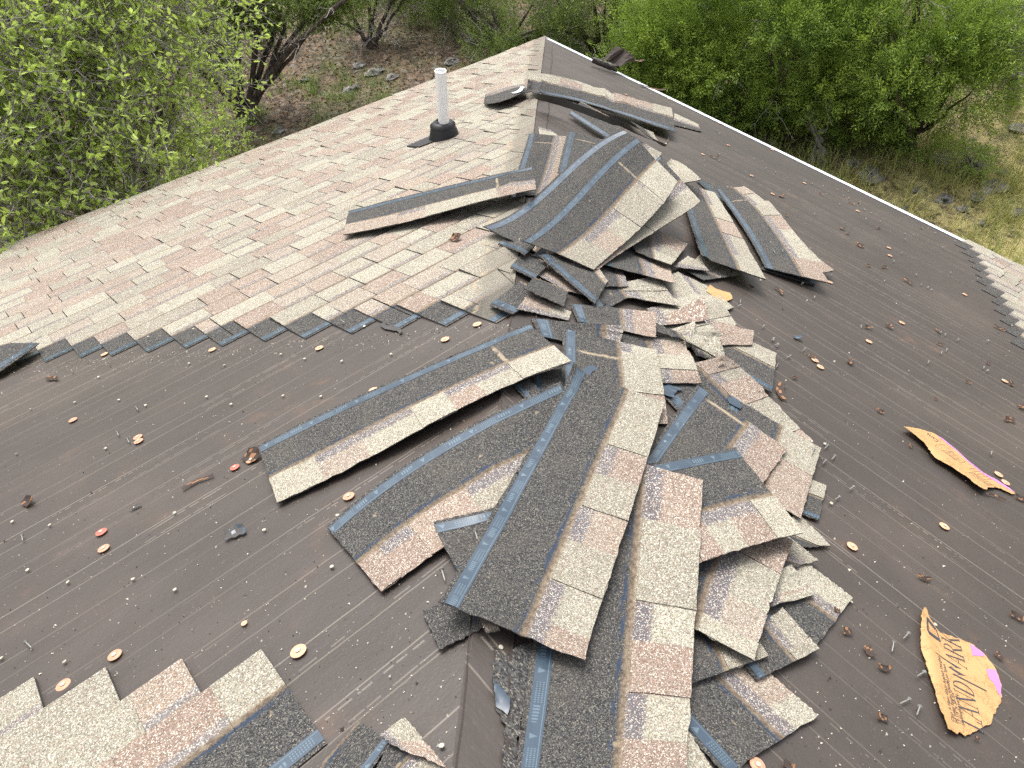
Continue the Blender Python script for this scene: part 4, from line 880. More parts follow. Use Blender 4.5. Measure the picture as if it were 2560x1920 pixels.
for s, a, b_, sz in (('Class A Fiber Glass Asphalt Shingles', (1822, 1412), (1742, 1050), .011), ('Self Sealing Shingles 4 Bundles per Square', (1842, 1418), (1772, 1090), .011), ('13-1/4" x 38-3/4"', (1862, 1424), (1822, 1240), .0115), ('66 Shingles per Sq.', (1884, 1428), (1842, 1250), .0115)):
    q = pl2(D, *a, *b_); tp += textpolys(s, q[0], q[1] - q[0], ey, sz)
rawmesh(o1, l1, tp, h1, M_INK, 'small_print')
decal(o1, l1, [pl2(D, 1665,835,1673,832,1676,930,1662,905), pl2(D, 1662,905,1676,930,1750,968,1738,945), pl2(D, 1738,948,1750,968,1722,890,1714,886), pl2(D, 1673,832,1668,850,1714,900,1722,890)], h1, M_INK, 'emblem')
decal(o1, l1, [pl2(D, 1915,968,1990,1022,1996,1040,1930,1034), pl2(D, 2006,1108,2058,1115,2088,1200,2086,1270,2048,1190,2020,1160)], h1, M_MAG, 'colour_band')
ea = pl2(R3, 1160, 960, 1840, 1495); h2 = edge_lift(ea[0], ea[1], .022, .06, .006)
o2, l2 = paper(R3(1148,948,1210,940,1300,945,1420,975,1500,1020,1640,1130,1730,1220,1860,1320,1990,1390,2080,1450,2135,1500,2100,1505,2050,1480,2010,1460,1950,1450,1890,1460,1870,1490,1840,1495,1800,1470,1700,1390,1560,1290,1430,1210,1390,1170,1330,1090,1250,1020,1190,975), h2, 'wrapper_scrap', 'long narrow torn kraft wrapper with a magenta edge lying upper right of the other wrapper')
decal(o2, l2, [pl2(R3, *[1460,998,1500,1022,1640,1132,1640,1142,1495,1032]), pl2(R3, 1640,1132,1730,1222,1860,1322,1860,1334,1727,1233,1640,1142), pl2(R3, 1860,1322,1990,1392,2080,1452,2130,1498,2070,1462,1965,1398,1860,1334)], h2, M_MAG, 'colour_band')
q = pl2(R3, 1472, 1050, 1375, 980); yv = pl2(R3, 1450, 1060)[0] - pl2(R3, 1478, 1025)[0]; yv /= np.linalg.norm(yv)
tp = textpolys('Certa', q[0], q[1] - q[0], yv, .034)
rawmesh(o2, l2, tp, h2, M_INK, 'lettering')
lines = []
def seg(*q):
    p_ = pl2(R3, *q); lines.append(strip_pts(p_[0], p_[1], .0012))
for a in ((1440,1090,1515,1082), (1515,1082,1700,1230), (1700,1230,1655,1245), (1655,1245,1440,1110), (1440,1110,1440,1090)): seg(*a)
for k in range(7): seg(1490 + k * 18, 1140 + k * 13, 1590 + k * 12, 1140 + k * 13)
for k in range(9): seg(1700 + k * 22, 1330 + k * 14, 1790 + k * 22, 1330 + k * 14)
for k in range(5): seg(1730 + k * 40, 1290 + k * 22, 1790 + k * 40, 1290 + k * 22)
decal(o2, l2, lines, h2, M_INK, 'small_print')
h3 = lambda x, y: hf(x, y) * 0 + .012 + .003 * np.sin(x * 40)
o3, l3 = paper(P5(690,1395,740,1430,830,1460,890,1480,915,1530,880,1550,840,1568,740,1530,655,1470,670,1420), h3, 'wrapper_scrap', 'plain yellow-orange wrapper scrap tucked at the right edge of the fan of shingles')

hr = lambda x, y: .006 + .006 * np.sin(x * 60 + y * 20) ** 2
o4, l4 = paper(P7(1315,440,1420,560,1560,470,1660,420,1760,440,1740,600,1650,1000,1580,1300,1530,1659,1500,1800,1390,1800,1420,1300,1440,1240,1340,1090,1312,800,1330,600), hr, 'shingle_remnant', 'ragged torn dark shingle remnant at the foot of the long column beside the roof crease', .012, .0022, [M_SH], 'shingle')
o4['dust_u'] = -9.
hf4 = lambda x, y: hr(x, y) + .003 + .006 * np.sin(x * 90)
paper(P7(1318,815,1400,890,1484,1000,1478,1080,1455,1145,1345,1060,1335,950), hf4, 'release_strip', None, .01, .001, [M_FILM], None, None, o4)

# grit, crumbs and granules strewn over the felt
n = 5200; px = rng.uniform(-40, 2600, n); py = rng.uniform(160, 1960, n)
dn = rng.random(n); P = unp(px, py)
k = (hf(P[:, 0], P[:, 1]) < .012) & (P[:, 0] > .1) & (P[:, 1] > .1); P = P[k]
xx = rng.uniform(3.2, 6.6, 2600); yy = 3.33 + .312 * 0 + (5.443 - xx) / .108 * .1487 + np.abs(rng.normal(.03, .10, 2600)); bnd = np.stack([xx, yy, SL * yy], 1); bnd = bnd[(yy < xx)]
P = np.concatenate([P, bnd]); n = len(P); P[:, 2] += hf(P[:, 0], P[:, 1]) * (hf(P[:, 0], P[:, 1]) > .012) + .0012
s = rng.gamma(2., .0005, n) + .0004; a = rng.uniform(0, 6.28, n); V = np.stack([P + np.stack([np.cos(a + q) * s, np.sin(a + q) * s, (q == 0) * s * 1.0], 1) for q in (0, 2.1, 4.2)], 1).reshape(-1, 3)
F = np.arange(3 * n).reshape(n, 3); mi = (rng.random(n) < .35).astype(int)
M_GRIT = plain('pale_granules', (.50, .46, .38), .9, .3, 300)
o = mesh('granule_grit', V, F, [M_GRIT, M_SCRAP], mi=mi); tag(o, 'loose pale and dark granules strewn over the felt', 'grit', None, 'stuff')

# ------------------------------------------------------------------ ground
def gz(x, y): return ZG + .10 * np.sin(x * .45 + 1.) * np.cos(y * .38) + .04 * np.sin(x * 1.7 + y * 1.3)
xs = np.concatenate([np.linspace(-140, -16, 20), np.linspace(-15, 12, 100), np.linspace(13, 140, 20)]); X_, Y_ = np.meshgrid(xs, xs, indexing='ij'); n = len(xs)
V = np.stack([X_, Y_, gz(X_, Y_)], -1).reshape(-1, 3); ix = np.arange(n * n).reshape(n, n)
def ground_mat():
    t = NT('forest_floor', .95); o = t.n('NewGeometry').outputs['Position']; n1 = t.noise(o, .55, 5., .6); n2 = t.noise(o, 5., 6., .7); n3 = t.voro(o, 14.); n4 = t.noise(o, 40., 3.)
    c = t.mix(t.ramp(n2, .3, .7), (.035, .024, .016), (.10, .070, .046)); lf = t.sep(n3.outputs['Color'])
    c = t.mix(t.math('MULTIPLY', t.ramp(lf[0], .55, .7), .7), c, (.19, .125, .075)); c = t.mix(t.math('MULTIPLY', t.ramp(lf[1], .85, .9), .7), c, (.20, .17, .14))
    x, y, z = t.sep(o); right = t.ramp(t.math('ADD', t.math('MULTIPLY', y, .9), t.math('MULTIPLY', x, .25)), -1.2, 1.4)
    gr_ = t.math('MULTIPLY', t.ramp(n1, .42, .62), t.math('ADD', .45, t.math('MULTIPLY', right, .5)))
    c = t.mix(gr_, c, t.mix(t.ramp(n4, .3, .7), (.045, .075, .02), (.13, .15, .045))); 
    c = t.mix(t.math('MULTIPLY', right, t.ramp(n2, .35, .6)), c, (.38, .32, .14))
    t.base(c); t.bump(t.math('ADD', n2, t.math('MULTIPLY', n4, .4)), .06, .7); return t.m
o = mesh('ground', V, np.stack([ix[:-1, :-1], ix[1:, :-1], ix[1:, 1:], ix[:-1, 1:]], -1).reshape(-1, 4), ground_mat(), smooth=True); tag(o, kind='structure')

def basis(d):
    d = d / (np.linalg.norm(d, axis=-1, keepdims=True) + 1e-9); r = rng.normal(size=d.shape); a = np.cross(d, r); a /= np.linalg.norm(a, axis=-1, keepdims=True) + 1e-9
    return d, a, np.cross(d, a)
def leaves(P, Dr, ln, wd, fold=.25):
    """diamond leaves at P pointing along Dr"""
    d, a, n_ = basis(Dr); ln = np.asarray(ln)[:, None]; wd = np.asarray(wd)[:, None]
    V = np.stack([P, P + d * ln * .45 + a * wd * .5 + n_ * wd * fold, P + d * ln, P + d * ln * .45 - a * wd * .5 + n_ * wd * fold], 1).reshape(-1, 3)
    F = np.arange(len(P) * 4).reshape(-1, 4); return V, F
M_LEAF = tint_leaf('oak_leaf', (.13, .22, .035), (.56, .70, .19), .45, .42)
M_JUN = tint_leaf('juniper_foliage', (.045, .10, .02), (.30, .41, .075), .36, .6)
M_JUND = tint_leaf('dull_juniper_foliage', (.05, .085, .025), (.22, .29, .075), .3, .6)
M_DRY = tint_leaf('dry_leaf', (.055, .034, .02), (.27, .18, .11), .1, .8)
M_GRASS = tint_leaf('grass_blade', (.08, .17, .03), (.54, .50, .20), .3, .6)
M_GREENG = tint_leaf('green_grass_blade', (.05, .11, .02), (.20, .31, .065), .35, .6)
def bark_mat(name, a, b_):
    t = NT(name, .9); o = t.n('TexCoord').outputs['Object']; n1 = t.noise(t.vecscale(o, (30., 30., 3.)), 1., 5., .7); n2 = t.noise(o, 8., 4.)
    t.base(t.mix(t.ramp(n1, .35, .65), a, b_)); t.bump(n1, .02, .9); return t.m
M_BARK = bark_mat('juniper_bark', (.018, .013, .010), (.13, .10, .08)); M_TWIG = bark_mat('grey_twig', (.20, .18, .165), (.42, .39, .36)); M_OAKB = bark_mat('oak_bark', (.09, .08, .07), (.22, .20, .18))

def limb(p0, p1, r0, r1, n=9, wob=.06, sag=0.):
    p0, p1 = np.asarray(p0, float), np.asarray(p1, float); t = np.linspace(0, 1, n)[:, None]; L = np.linalg.norm(p1 - p0)
    w_ = rng.normal(0, wob * L / 3, (n, 3)).cumsum(0) * .5; w_ -= w_[0] + (w_[-1] - w_[0]) * t
    P = p0 * (1 - t) + p1 * t + w_ + np.array([0, 0, 1.]) * sag * np.sin(np.pi * t) * L
    return P, np.linspace(r0, r1, n) * (1 + rng.normal(0, .06, n))
def dead_twigs(starts, dirs, L, r, depth=2):
    out = []
    for p, d in zip(starts, dirs):
        d = d / np.linalg.norm(d); l = L * rng.uniform(.5, 1.2); e = p + d * l + rng.normal(0, .12 * l, 3); q = limb(p, e, r, r * .4, 6, .25); out.append(q)
        if depth:
            k = rng.integers(2, 4); idx = rng.integers(1, 6, k); out += dead_twigs(q[0][idx], d + rng.normal(0, .7, (k, 3)), L * .55, r * .6, depth - 1)
    return out

def juniper(name, base, clumps, label, stems=5, sprays=900, mat=M_JUN, bright=1., gr=None, spray_len=.36, dead=25, height=None):
    """clumps: list of (centre xyz, radius); base on the ground"""
    base = np.asarray(base, float); root = tag(empty(name, tuple(base)), label, 'juniper tree', gr)
    C_ = np.array([c for c, r in clumps], float); Rr = np.array([r for c, r in clumps], float)
    paths = []
    for k in range(stems):
        c = C_[rng.integers(len(C_))]; a = rng.uniform(0, 6.28); p0 = base + np.array([math.cos(a), math.sin(a), 0]) * .12; paths.append(limb(p0, c, .075, .02, 10, .08, .06))
    for c, r in clumps: paths.append(limb(base + (c - base) * .25 + rng.normal(0, .05, 3), c, .035, .008, 8, .1))
    st, dr = [], []
    for _ in range(dead):
        i = rng.integers(len(clumps)); d = rng.normal(size=3); st.append(C_[i] + d / np.linalg.norm(d) * Rr[i] * .3); dr.append(d + [0, 0, -.2])
    Vt, Ft = tubes(paths, 7); mesh('trunk', Vt - base, Ft, M_BARK, root, smooth=True)
    if dead: 
        Vt, Ft = tubes(dead_twigs(st, dr, .45, .008, 2), 4); mesh('dead_twigs', Vt - base, Ft, M_TWIG, root, smooth=True)
    # sprays: plumes leaning outward and up, each of several small flakes
    wgt = Rr ** 2; tot = sprays; cnt = (wgt / wgt.sum() * tot).astype(int) + 1
    P, Dv, T = [], [], []
    for c, r, m in zip(C_, Rr, cnt):
        d = rng.normal(size=(m, 3)); d /= np.linalg.norm(d, axis=1)[:, None]; rad = r * rng.uniform(.5, 1.0, (m, 1)) ** .4 * (1 + .25 * np.sin(d[:, :1] * 7 + d[:, 1:2] * 5 + r * 9))
        P.append(c + d * rad * [1, 1, .85]); out_ = c - C_.mean(0); out_ = out_ / (np.linalg.norm(out_) + .2); Dv.append(d * .75 + out_ * .3 + [0, 0, .5] + rng.normal(0, .22, (m, 3))); T.append(np.full(m, rng.uniform(-.2, .2)) + rng.normal(0, .08, m) + .16 * d[:, 2] + .14 * (d @ out_))  # tint lighter on clump tops and outer sides: shading put into the foliage colour
    P, Dv, T = np.concatenate(P), np.concatenate(Dv), np.concatenate(T); K = 26; m = len(P)
    d, a, b_ = basis(Dv); sl = spray_len * rng.uniform(.6, 1.25, m)
    s = np.linspace(.05, .95, K)[None, :, None]; ph = rng.uniform(0, 6.28, (m, 1, 1)) + np.arange(K)[None, :, None] * 2.4
    side = np.cos(ph) * a[:, None] + np.sin(ph) * b_[:, None]; w_ = (.30 * (1 - s * .75)) * sl[:, None, None]
    Q = P[:, None] + d[:, None] * s * sl[:, None, None] + side * w_ * rng.uniform(.15, .5, (m, K, 1)); Qd = d[:, None] * .8 + side * .75 + rng.normal(0, .2, (m, K, 3))
    ln = (sl[:, None] * rng.uniform(.10, .19, (m, K))).ravel(); V, F = leaves(Q.reshape(-1, 3), Qd.reshape(-1, 3), ln, ln * rng.uniform(.20, .34, ln.shape))
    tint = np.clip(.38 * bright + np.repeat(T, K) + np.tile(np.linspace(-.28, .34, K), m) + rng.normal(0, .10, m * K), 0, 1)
    mesh('crown', V - base, F, mat, root, attrs={'tint': np.repeat(tint, 4)})
    return root

def blob(center, R, n, seed, flat=.8, rmin=.18, rmax=.42):
    """clump centres scattered through an ellipsoid"""
    g = np.random.default_rng(seed); out = []
    for k in range(n):
        d = g.normal(size=3); d /= np.linalg.norm(d); q = np.asarray(center) + d * np.asarray(R) * g.uniform(.55, 1.05) ; q[2] = max(q[2], ZG + .25); out.append((q, g.uniform(rmin, rmax)))
    return out
def at(px, py, dist):
    d = (px - 1280) / FPX * RX - (py - 960) / FPX * RU + RF; d = d / np.hypot(d[0], d[1]); return CAM + d * dist
def gp(px, py):
    p = gnd(px, py); p[2] = gz(p[0], p[1]); return p

# right hand junipers, one after another along the edge of the clearing
def jun(px, py, base_px, R, n, label, sprays, seed, **kw):
    b = gp(*base_px); D_ = np.hypot(b[0] - CAM[0], b[1] - CAM[1]); c = at(px, py, D_ + kw.pop('back', 0.)); return juniper('juniper_tree', b, blob(c, R, n, seed), label, sprays=sprays, **kw)
jun(1690, 120, (1690, 262), (.85, .85, 1.0), 17, 'bright yellow-green juniper just beyond the white drip edge, nearest the roof corner', 2300, 11, bright=1.25)
jun(1950, 120, (1960, 320), (1.15, 1.15, 1.25), 26, 'broad juniper in the middle of the right hand row with grey dead branches below', 3300, 12, bright=1.05)
jun(2250, 130, (2280, 352), (1.35, 1.3, 1.35), 32, 'largest dense juniper at the right, its skirt reaching down to the yellow grass', 4200, 13, bright=1.05)
jun(2090, 10, (2150, 215), (1.5, 1.5, 1.3), 24, 'darker juniper behind the largest one, filling the top right of the photo', 2600, 14, bright=.9)
jun(1800, -10, (1800, 150), (1.3, 1.3, 1.2), 20, 'deep green juniper behind the bright one, half hidden by it', 2200, 15, bright=.85)
jun(1520, 20, (1500, 130), (1.0, 1.0, .9), 15, 'dull green juniper with bare grey twigs behind the roof corner', 1300, 16, mat=M_JUND, bright=.95, dead=60)
jun(1270, 40, (1260, 125), (1.3, 1.3, .7), 15, 'low dull juniper thicket with many dead branches left of the roof corner', 1100, 17, mat=M_JUND, bright=.95, dead=70)
jun(1590, 180, (1600, 262), (.28, .28, .45), 6, 'small bright juniper seedling clump between the drip edge and the nearest juniper', 480, 18, bright=1.35, dead=4)
jun(1812, 285, (1815, 330), (.16, .16, .28), 4, 'tiny bright juniper sprig standing by itself against the white drip edge', 160, 19, bright=1.35, dead=0, stems=2)
jun(2520, -30, (2540, 110), (1.6, 1.6, 1.2), 18, 'juniper far back in the top right corner', 1500, 20, bright=.9)
jun(1050, -90, (1080, 20), (1.5, 1.5, .9), 12, 'distant dull juniper behind the bare stems at the top centre', 800, 21, mat=M_JUND, bright=.9, dead=30)

# two multi stemmed junipers with bare dark trunks
def bare(base_px, tips, label, r0, leafy, seed):
    b = gp(*base_px); D_ = np.hypot(b[0] - CAM[0], b[1] - CAM[1]); root = tag(empty('juniper_tree', tuple(b)), label, 'juniper tree'); twp, twd = [], []; ends = []
    for k, (mid, tip, r, dd) in enumerate(tips):
        m_, t_ = at(*mid, D_ + dd * .5), at(*tip, D_ + dd); s0 = b + np.array([rng.normal(0, .10), rng.normal(0, .10), -.1])
        tt = np.linspace(0, 1, 14)[:, None]; P = (1 - tt) ** 2 * s0 + 2 * tt * (1 - tt) * (2 * m_ - .5 * s0 - .5 * t_) + tt ** 2 * t_; P += rng.normal(0, .012, P.shape) * [[min(1, q)] for q in range(14)]
        V, F = tubes([(P, np.linspace(r * .72, r * .36, 14) * (1 + rng.normal(0, .08, 14)))], 9); mesh('stem', V - b, F, M_BARK, root, smooth=True); ends.append(t_)
        for q in rng.integers(4, 14, 5): twp.append(P[q]); twd.append(rng.normal(size=3) + [0, 0, .2])
    V, F = tubes(dead_twigs(twp, twd, .55, .009, 2), 4); mesh('dead_twigs', V - b, F, M_TWIG, root, smooth=True)
    cl = [(at(x, y, D_ + dz), r) for x, y, dz, r in leafy]
    P = []; 
    for c, r in cl:
        m = int(260 * r / .3); d = rng.normal(size=(m, 3)); d /= np.linalg.norm(d, axis=1)[:, None]; P.append(c + d * r * rng.uniform(.2, 1, (m, 1)))
    P = np.concatenate(P); d, a, b2 = basis(rng.normal(size=P.shape) + [0, 0, .2]); K = 9; s = np.linspace(.05, 1, K)[None, :, None] * .26
    Q = P[:, None] + d[:, None] * s + rng.normal(0, .018, (len(P), K, 3)); V, F = leaves(Q.reshape(-1, 3), (d[:, None] + rng.normal(0, .5, (len(P), K, 3))).reshape(-1, 3), rng.uniform(.05, .09, len(P) * K), rng.uniform(.014, .026, len(P) * K))
    mesh('crown', V - b, F, M_JUND, root, attrs={'tint': np.repeat(np.clip(rng.normal(.55, .2, len(P) * K), 0, 1), 4)})
bare((612, 292), [((545, 215), (470, 165), .085, -.4), ((575, 190), (505, 80), .085, .2), ((596, 160), (588, -30), .075, .3), ((570, 150), (545, -40), .07, .5), ((650, 180), (700, 20), .085, .4), ((690, 170), (880, -15), .08, -.3), ((665, 190), (790, 20), .075, .0), ((680, 200), (840, 10), .06, -.15), ((560, 230), (495, 180), .07, -.5), ((628, 200), (660, -20), .06, -.1), ((715, 60), (712, -40), .05, .6), ((640, 140), (640, -50), .06, .5)],
     'multi-stemmed juniper with bare dark shaggy trunks left of the vent pipe', .1, [(560, 20, .3, .55), (660, 45, .4, .35), (780, 20, .2, .4), (500, 70, -.2, .45), (850, -10, .2, .5), (545, 140, -.5, .18), (620, -20, .3, .6)], 1)
bare((925, 118), [((905, 85), (850, 55), .05, 0), ((925, 60), (922, -40), .06, .1), ((890, 60), (870, -40), .065, .2), ((955, 55), (1000, -40), .065, 0), ((970, 60), (1040, -40), .05, .2), ((935, 40), (950, -50), .05, .3)],
     'second bare-trunked juniper farther back at the top centre', .06, [(880, -30, .3, .4), (990, -40, .3, .4)], 2)

# leafy oak overhanging the left eave
def oak(name, base, clumps, label, nleaf, lsize, mat, ntw, twl=.5, seed=0, tint0=.45, twr=.0055, cat='oak tree', gr=None):
    base = np.asarray(base, float); root = tag(empty(name, tuple(base)), label, cat, gr); paths = []; C_ = np.array([c for c, r in clumps]); Rr = np.array([r for c, r in clumps])
    top = C_.mean(0); paths.append(limb(base - [0, 0, .1], base * .45 + top * .55, .11, .07, 9, .05))
    for c in C_: paths.append(limb(base * .6 + top * .4 + rng.normal(0, .1, 3), c, .045, .010, 9, .12))
    V, F = tubes(paths, 8); mesh('trunk', V - base, F, M_OAKB, root, smooth=True)
    tw, P, Dv, T = [], [], [], []
    pr = Rr ** 3 / (Rr ** 3).sum()
    for _ in range(ntw):
        i = rng.choice(len(C_), p=pr); d = rng.normal(size=3); d /= np.linalg.norm(d); p0 = C_[i] + d * Rr[i] * rng.uniform(.2, .85); dr = d * .8 + rng.normal(0, .55, 3) + [0, 0, .12]; l = twl * rng.uniform(.5, 1.3); dr /= np.linalg.norm(dr)
        q = limb(p0, p0 + dr * l, twr, twr * .3, 7, .3, -.06); tw.append(q); t0 = rng.normal(0, .12) + .08 * d[2]
        for s_ in range(rng.integers(1, 4)):
            j = rng.integers(2, 6); e = q[0][j] + (dr + rng.normal(0, .8, 3)) * l * .35; q2 = limb(q[0][j], e, twr * .6, twr * .25, 5, .25); tw.append(q2)
            k = max(2, int(nleaf / ntw / 3)); f = rng.uniform(.25, 1.0, k); idx = f * 4; ii = np.minimum(idx.astype(int), 3); P.append(q2[0][ii] + (q2[0][ii + 1] - q2[0][ii]) * (idx - ii)[:, None]); Dv.append((e - q2[0][0]) / np.linalg.norm(e - q2[0][0]) * .6 + rng.normal(0, .7, (k, 3)) + [0, 0, .15]); T.append(np.full(k, t0) + rng.normal(0, .10, k))
        k = max(2, int(nleaf / ntw / 2.5)); f = rng.uniform(.3, 1.0, k) ** .7; idx = f * 6; ii = np.minimum(idx.astype(int), 5); P.append(q[0][ii] + (q[0][ii + 1] - q[0][ii]) * (idx - ii)[:, None]); Dv.append(dr * .6 + rng.normal(0, .7, (k, 3)) + [0, 0, .2]); T.append(np.full(k, t0) + rng.normal(0, .12, k))
    V, F = tubes(tw, 4); mesh('twigs', V - base, F, M_TWIG, root, smooth=True)
    P, Dv, T = np.concatenate(P), np.concatenate(Dv), np.concatenate(T); ln = rng.uniform(.65, 1.25, len(P)) * lsize
    # six sided leaves, folded along the midrib
    d, a, n_ = basis(Dv); L1, W1 = ln[:, None], (ln * rng.uniform(.36, .5, len(P)))[:, None]
    V = np.stack([P, P + d * L1 * .3 + a * W1 * .45 + n_ * W1 * .16, P + d * L1 * .68 + a * W1 * .42 + n_ * W1 * .16, P + d * L1, P + d * L1 * .68 - a * W1 * .42 + n_ * W1 * .16, P + d * L1 * .3 - a * W1 * .45 + n_ * W1 * .16], 1).reshape(-1, 3)
    i0 = np.arange(len(P))[:, None] * 6; F = np.concatenate([i0 + np.array([[0, 1, 2, 3]]), i0 + np.array([[0, 3, 4, 5]])])
    mesh('crown', V - base, F, mat, root, attrs={'tint': np.repeat(np.clip(tint0 + T, 0, 1), 6)}); return root
g = np.random.default_rng(5); cl = []
for px, py, dist, r in [(60, 90, 7.6, .75), (250, 60, 7.8, .7), (420, 60, 8.0, .55), (130, 230, 7.2, .7), (320, 190, 7.5, .65), (440, 200, 7.8, .45), (60, 380, 6.9, .6), (220, 360, 7.0, .62), (380, 330, 7.3, .5), (60, 520, 6.55, .45), (180, 480, 6.6, .5), (310, 450, 6.7, .45), (400, 410, 6.9, .35), (-120, 200, 7.2, .8), (-120, 450, 6.8, .7), (480, 120, 8.2, .4), (120, 560, 6.35, .28), (280, 515, 6.4, .28), (60, 590, 6.15, .25), (180, 560, 6.2, .25), (340, 500, 6.4, .25), (400, 470, 6.6, .22), (-40, 620, 6.1, .3), (30, 480, 6.5, .4), (200, -60, 8., .8), (420, -60, 8.2, .6), (0, 0, 7.6, .8)]: cl.append((at(px, py, dist), r))
b = at(140, 300, 8.1); b[2] = gz(b[0], b[1])
oak('oak_tree', b, cl, 'light green small-leaved oak with a tangle of grey twigs overhanging the left eave', 27000, .062, M_LEAF, 2200, .5, tint0=.76, twr=.0065)
cl = [(at(px, py, d_), r) for px, py, d_, r in [(430, 330, 9.3, .35), (530, 350, 9.4, .35), (480, 390, 9.0, .35), (350, 400, 8.9, .4), (570, 330, 9.8, .25)]]
b = gp(470, 390); oak('oak_shrub', b, cl, 'low dark green oak shrub on the ground at the foot of the bare-trunked juniper', 4200, .05, M_LEAF, 330, .3, tint0=.22, twr=.003, cat='shrub')
cl = [(at(px, py, d_), r) for px, py, d_, r in [(2480, 60, 12.6, .45), (2540, 20, 12.8, .5), (2520, 120, 12.5, .4), (2560, 90, 12.5, .5), (2470, 120, 12.3, .25), (2460, 200, 12.0, .25), (2560, 200, 12.2, .3)]]
b = gp(2540, 240); oak('oak_tree', b, cl, 'lighter leafy young oak with pale bare twigs at the right edge of the photo', 3600, .06, M_LEAF, 420, .4, tint0=.52, twr=.004)
b = gp(2420, 440); cl = [(b + np.array([0, 0, .22]), .22), (b + np.array([.1, -.12, .35]), .16), (b + np.array([-.1, .14, .15]), .15)]
oak('oak_shrub', b, cl, 'small leafy green bush among the yellow grass and rocks at the right', 1500, .05, M_LEAF, 130, .25, tint0=.34, twr=.003, cat='shrub')
b = gp(2060, 400); tip = at(2020, 290, np.hypot(b[0] - CAM[0], b[1] - CAM[1])); cl = [(b * (1 - t) + tip * t, .07 + .03 * (t > .7)) for t in (.25, .45, .65, .85, 1.)]
oak('oak_sapling', b, cl, 'thin leafy sapling standing alone below the largest juniper', 260, .05, M_LEAF, 30, .14, tint0=.28, twr=.003, cat='sapling')

# ------------------------------------------------------------------ litter, grass, rocks
def outside(P, m=.1): return (P[:, 0] < -m) | (P[:, 1] < -m)
n = 60000; P = np.stack([rng.uniform(-11, 7, n), rng.uniform(-14, 7, n), np.zeros(n)], 1); P = P[outside(P, -.4)]
right = np.clip((P[:, 1] * .9 + P[:, 0] * .25 + 1.2) / 2.6, 0, 1); P = P[rng.random(len(P)) > right * .8]; P[:, 2] = gz(P[:, 0], P[:, 1]) + .012
dr = rng.normal(size=P.shape) * [1, 1, .35]; ln = rng.uniform(.03, .075, len(P)); V, F = leaves(P, dr, ln, ln * .55, .3)
o = mesh('leaf_litter', V, F, M_DRY, attrs={'tint': np.repeat(rng.beta(1.3, 2.2, len(P)), 4)}); tag(o, 'brown dead leaves littering the ground under the trees', 'leaf litter', None, 'stuff')
def grass(n, cond, hgt, mat, tint, clump, name, label):
    c = np.stack([rng.uniform(-11, 7, n // 22), rng.uniform(-14, 8, n // 22)], 1); c = c[cond(c[:, 0], c[:, 1]) > rng.random(len(c))]; P = np.repeat(c, 22, 0) + rng.normal(0, clump, (len(c) * 22, 2)); P = np.column_stack([P, gz(P[:, 0], P[:, 1])]); P = P[outside(P, -.3)]
    m = len(P); h = rng.uniform(.5, 1.3, m) * hgt; a = rng.uniform(0, 6.28, m); ln = np.stack([np.cos(a), np.sin(a)], 1) * (h * rng.uniform(.2, .9, m))[:, None]; sd_ = np.stack([-np.sin(a), np.cos(a)], 1) * .004
    z0 = np.zeros(m); mid = np.column_stack([ln * .35, h * .65]); tip = np.column_stack([ln, h * (1 - .25 * rng.random(m))]); s3 = np.column_stack([sd_, z0])
    V = np.stack([P - s3, P + s3, P + mid + s3 * .7, P + mid - s3 * .7, P + tip], 1).reshape(-1, 3); i = np.arange(m)[:, None] * 5
    o = mesh(name, V, [i + np.array([[0, 1, 2, 3]]), i + np.array([[3, 2, 4]])], mat, attrs={'tint': np.repeat(np.clip(rng.normal(tint, .22, m), 0, 1), 5)}); tag(o, label, 'grass', None, 'stuff')
nz = lambda x, y: .5 + .5 * np.sin(x * 1.3 + np.sin(y * .9) * 2) * np.cos(y * 1.1 + np.sin(x * .7))
rt = lambda x, y: np.clip((y * .9 + x * .25 + 1.2) / 2.6, 0, 1)
grass(110000, lambda x, y: (1 - rt(x, y)) * np.clip(nz(x, y) - .33, 0, 1) * 1.6, .15, M_GREENG, .45, .08, 'green_grass', 'short green grass tufts scattered over the leaf litter')
grass(150000, lambda x, y: rt(x, y) * .9 * (x < .5), .30, M_GRASS, .58, .12, 'dry_grass', 'tall yellow-green grass growing over the rocky ground at the right')
grass(40000, lambda x, y: rt(x, y) * np.clip(nz(x * 1.2, y) - .3, 0, 1), .18, M_GREENG, .6, .10, 'green_grass', 'greener grass patches between the dry grass at the right')
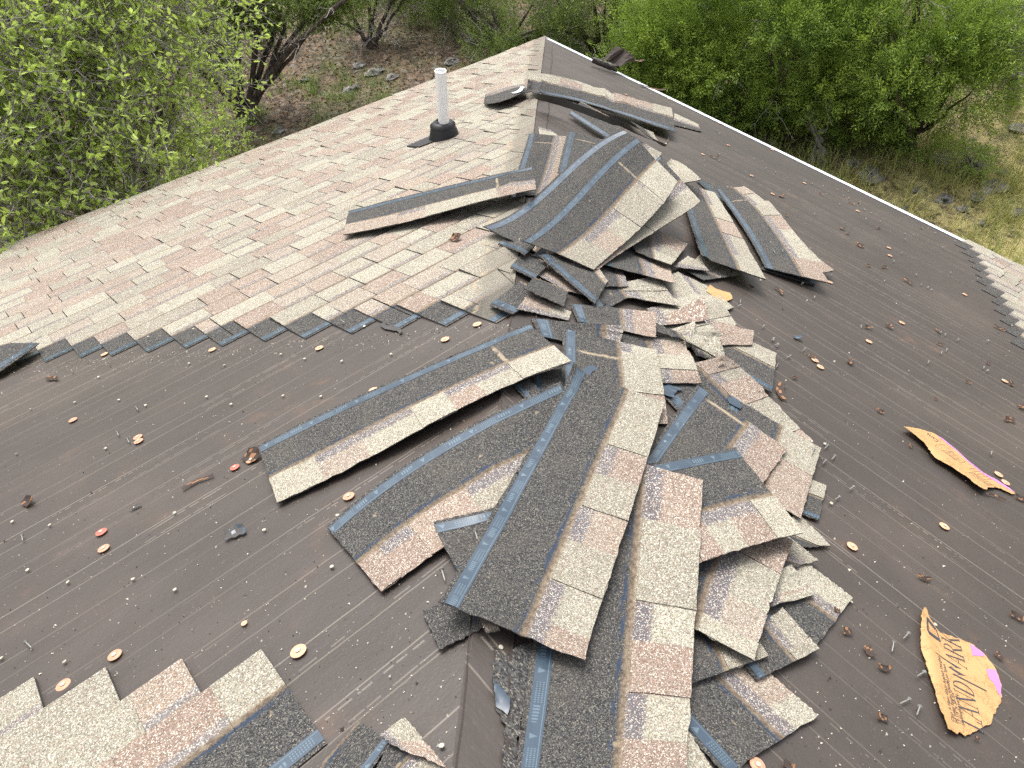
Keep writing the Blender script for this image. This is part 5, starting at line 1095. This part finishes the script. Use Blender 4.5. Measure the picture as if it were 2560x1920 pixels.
def rock(px, py, r, label, gr):
    p = gp(px, py); n1, n2 = 10, 7; V = []
    g_ = rng.normal(size=(6, 3)); am = rng.uniform(.06, .20, 6)
    for i in range(n2):
        for j in range(n1):
            th, ph = math.pi * (i + .02) / (n2 - 1 + .04), 2 * math.pi * j / n1; d = np.array([math.sin(th) * math.cos(ph), math.sin(th) * math.sin(ph), math.cos(th)]); q = 1 + (am * np.sin(3.2 * g_ @ d)).sum(); V.append(d * q * r * [1.25, .9, .42] + rng.normal(0, r * .04, 3))
    ix = np.arange(n1 * n2).reshape(n2, n1); F = [(ix[i, j], ix[i + 1, j], ix[i + 1, (j + 1) % n1], ix[i, (j + 1) % n1]) for i in range(n2 - 1) for j in range(n1)]
    o = mesh('rock', np.array(V) + p + [0, 0, r * .08], np.array(F), M_ROCK, loc=p); tag(o, label, 'rock', gr)
t_ = NT('limestone', .9); ob = t_.n('TexCoord').outputs['Object']; nn = t_.noise(ob, 7., 6., .7); t_.base(t_.mix(t_.ramp(nn, .35, .65), (.06, .056, .052), (.25, .235, .215))); t_.bump(nn, .04, .8); M_ROCK = t_.m
for (x, y, r, l) in [(2350, 395, .16, 'largest pale limestone rock just above the leafy bush in the grass'), (2175, 445, .18, 'broad pale limestone rock under the leaning grass stalks'), (2480, 470, .16, 'flat pale limestone rock right of the leafy bush')]: rock(x, y, r, l, None)
for (x, y, r) in [(2290, 475, .08), (2510, 430, .1), (2440, 500, .1), (2360, 500, .12), (2550, 320, .14), (2410, 525, .08), (2140, 400, .12), (2540, 540, .09), (2180, 420, .1), (2260, 520, .07), (2460, 560, .07), (1920, 340, .16), (1905, 325, .13)]: rock(x, y, r, 'small pale limestone rock half hidden in the grass at the right', 'small rocks in the right hand grass')
for (x, y, r) in [(940, 175, .14), (900, 160, .1), (980, 190, .1), (880, 215, .12), (700, 330, .10), (1130, 160, .12), (760, 190, .08), (1440, 105, .13), (1180, 105, .1)]: rock(x, y, r, 'grey rock lying in the leaf litter beyond the left slope', 'rocks in the leaf litter')
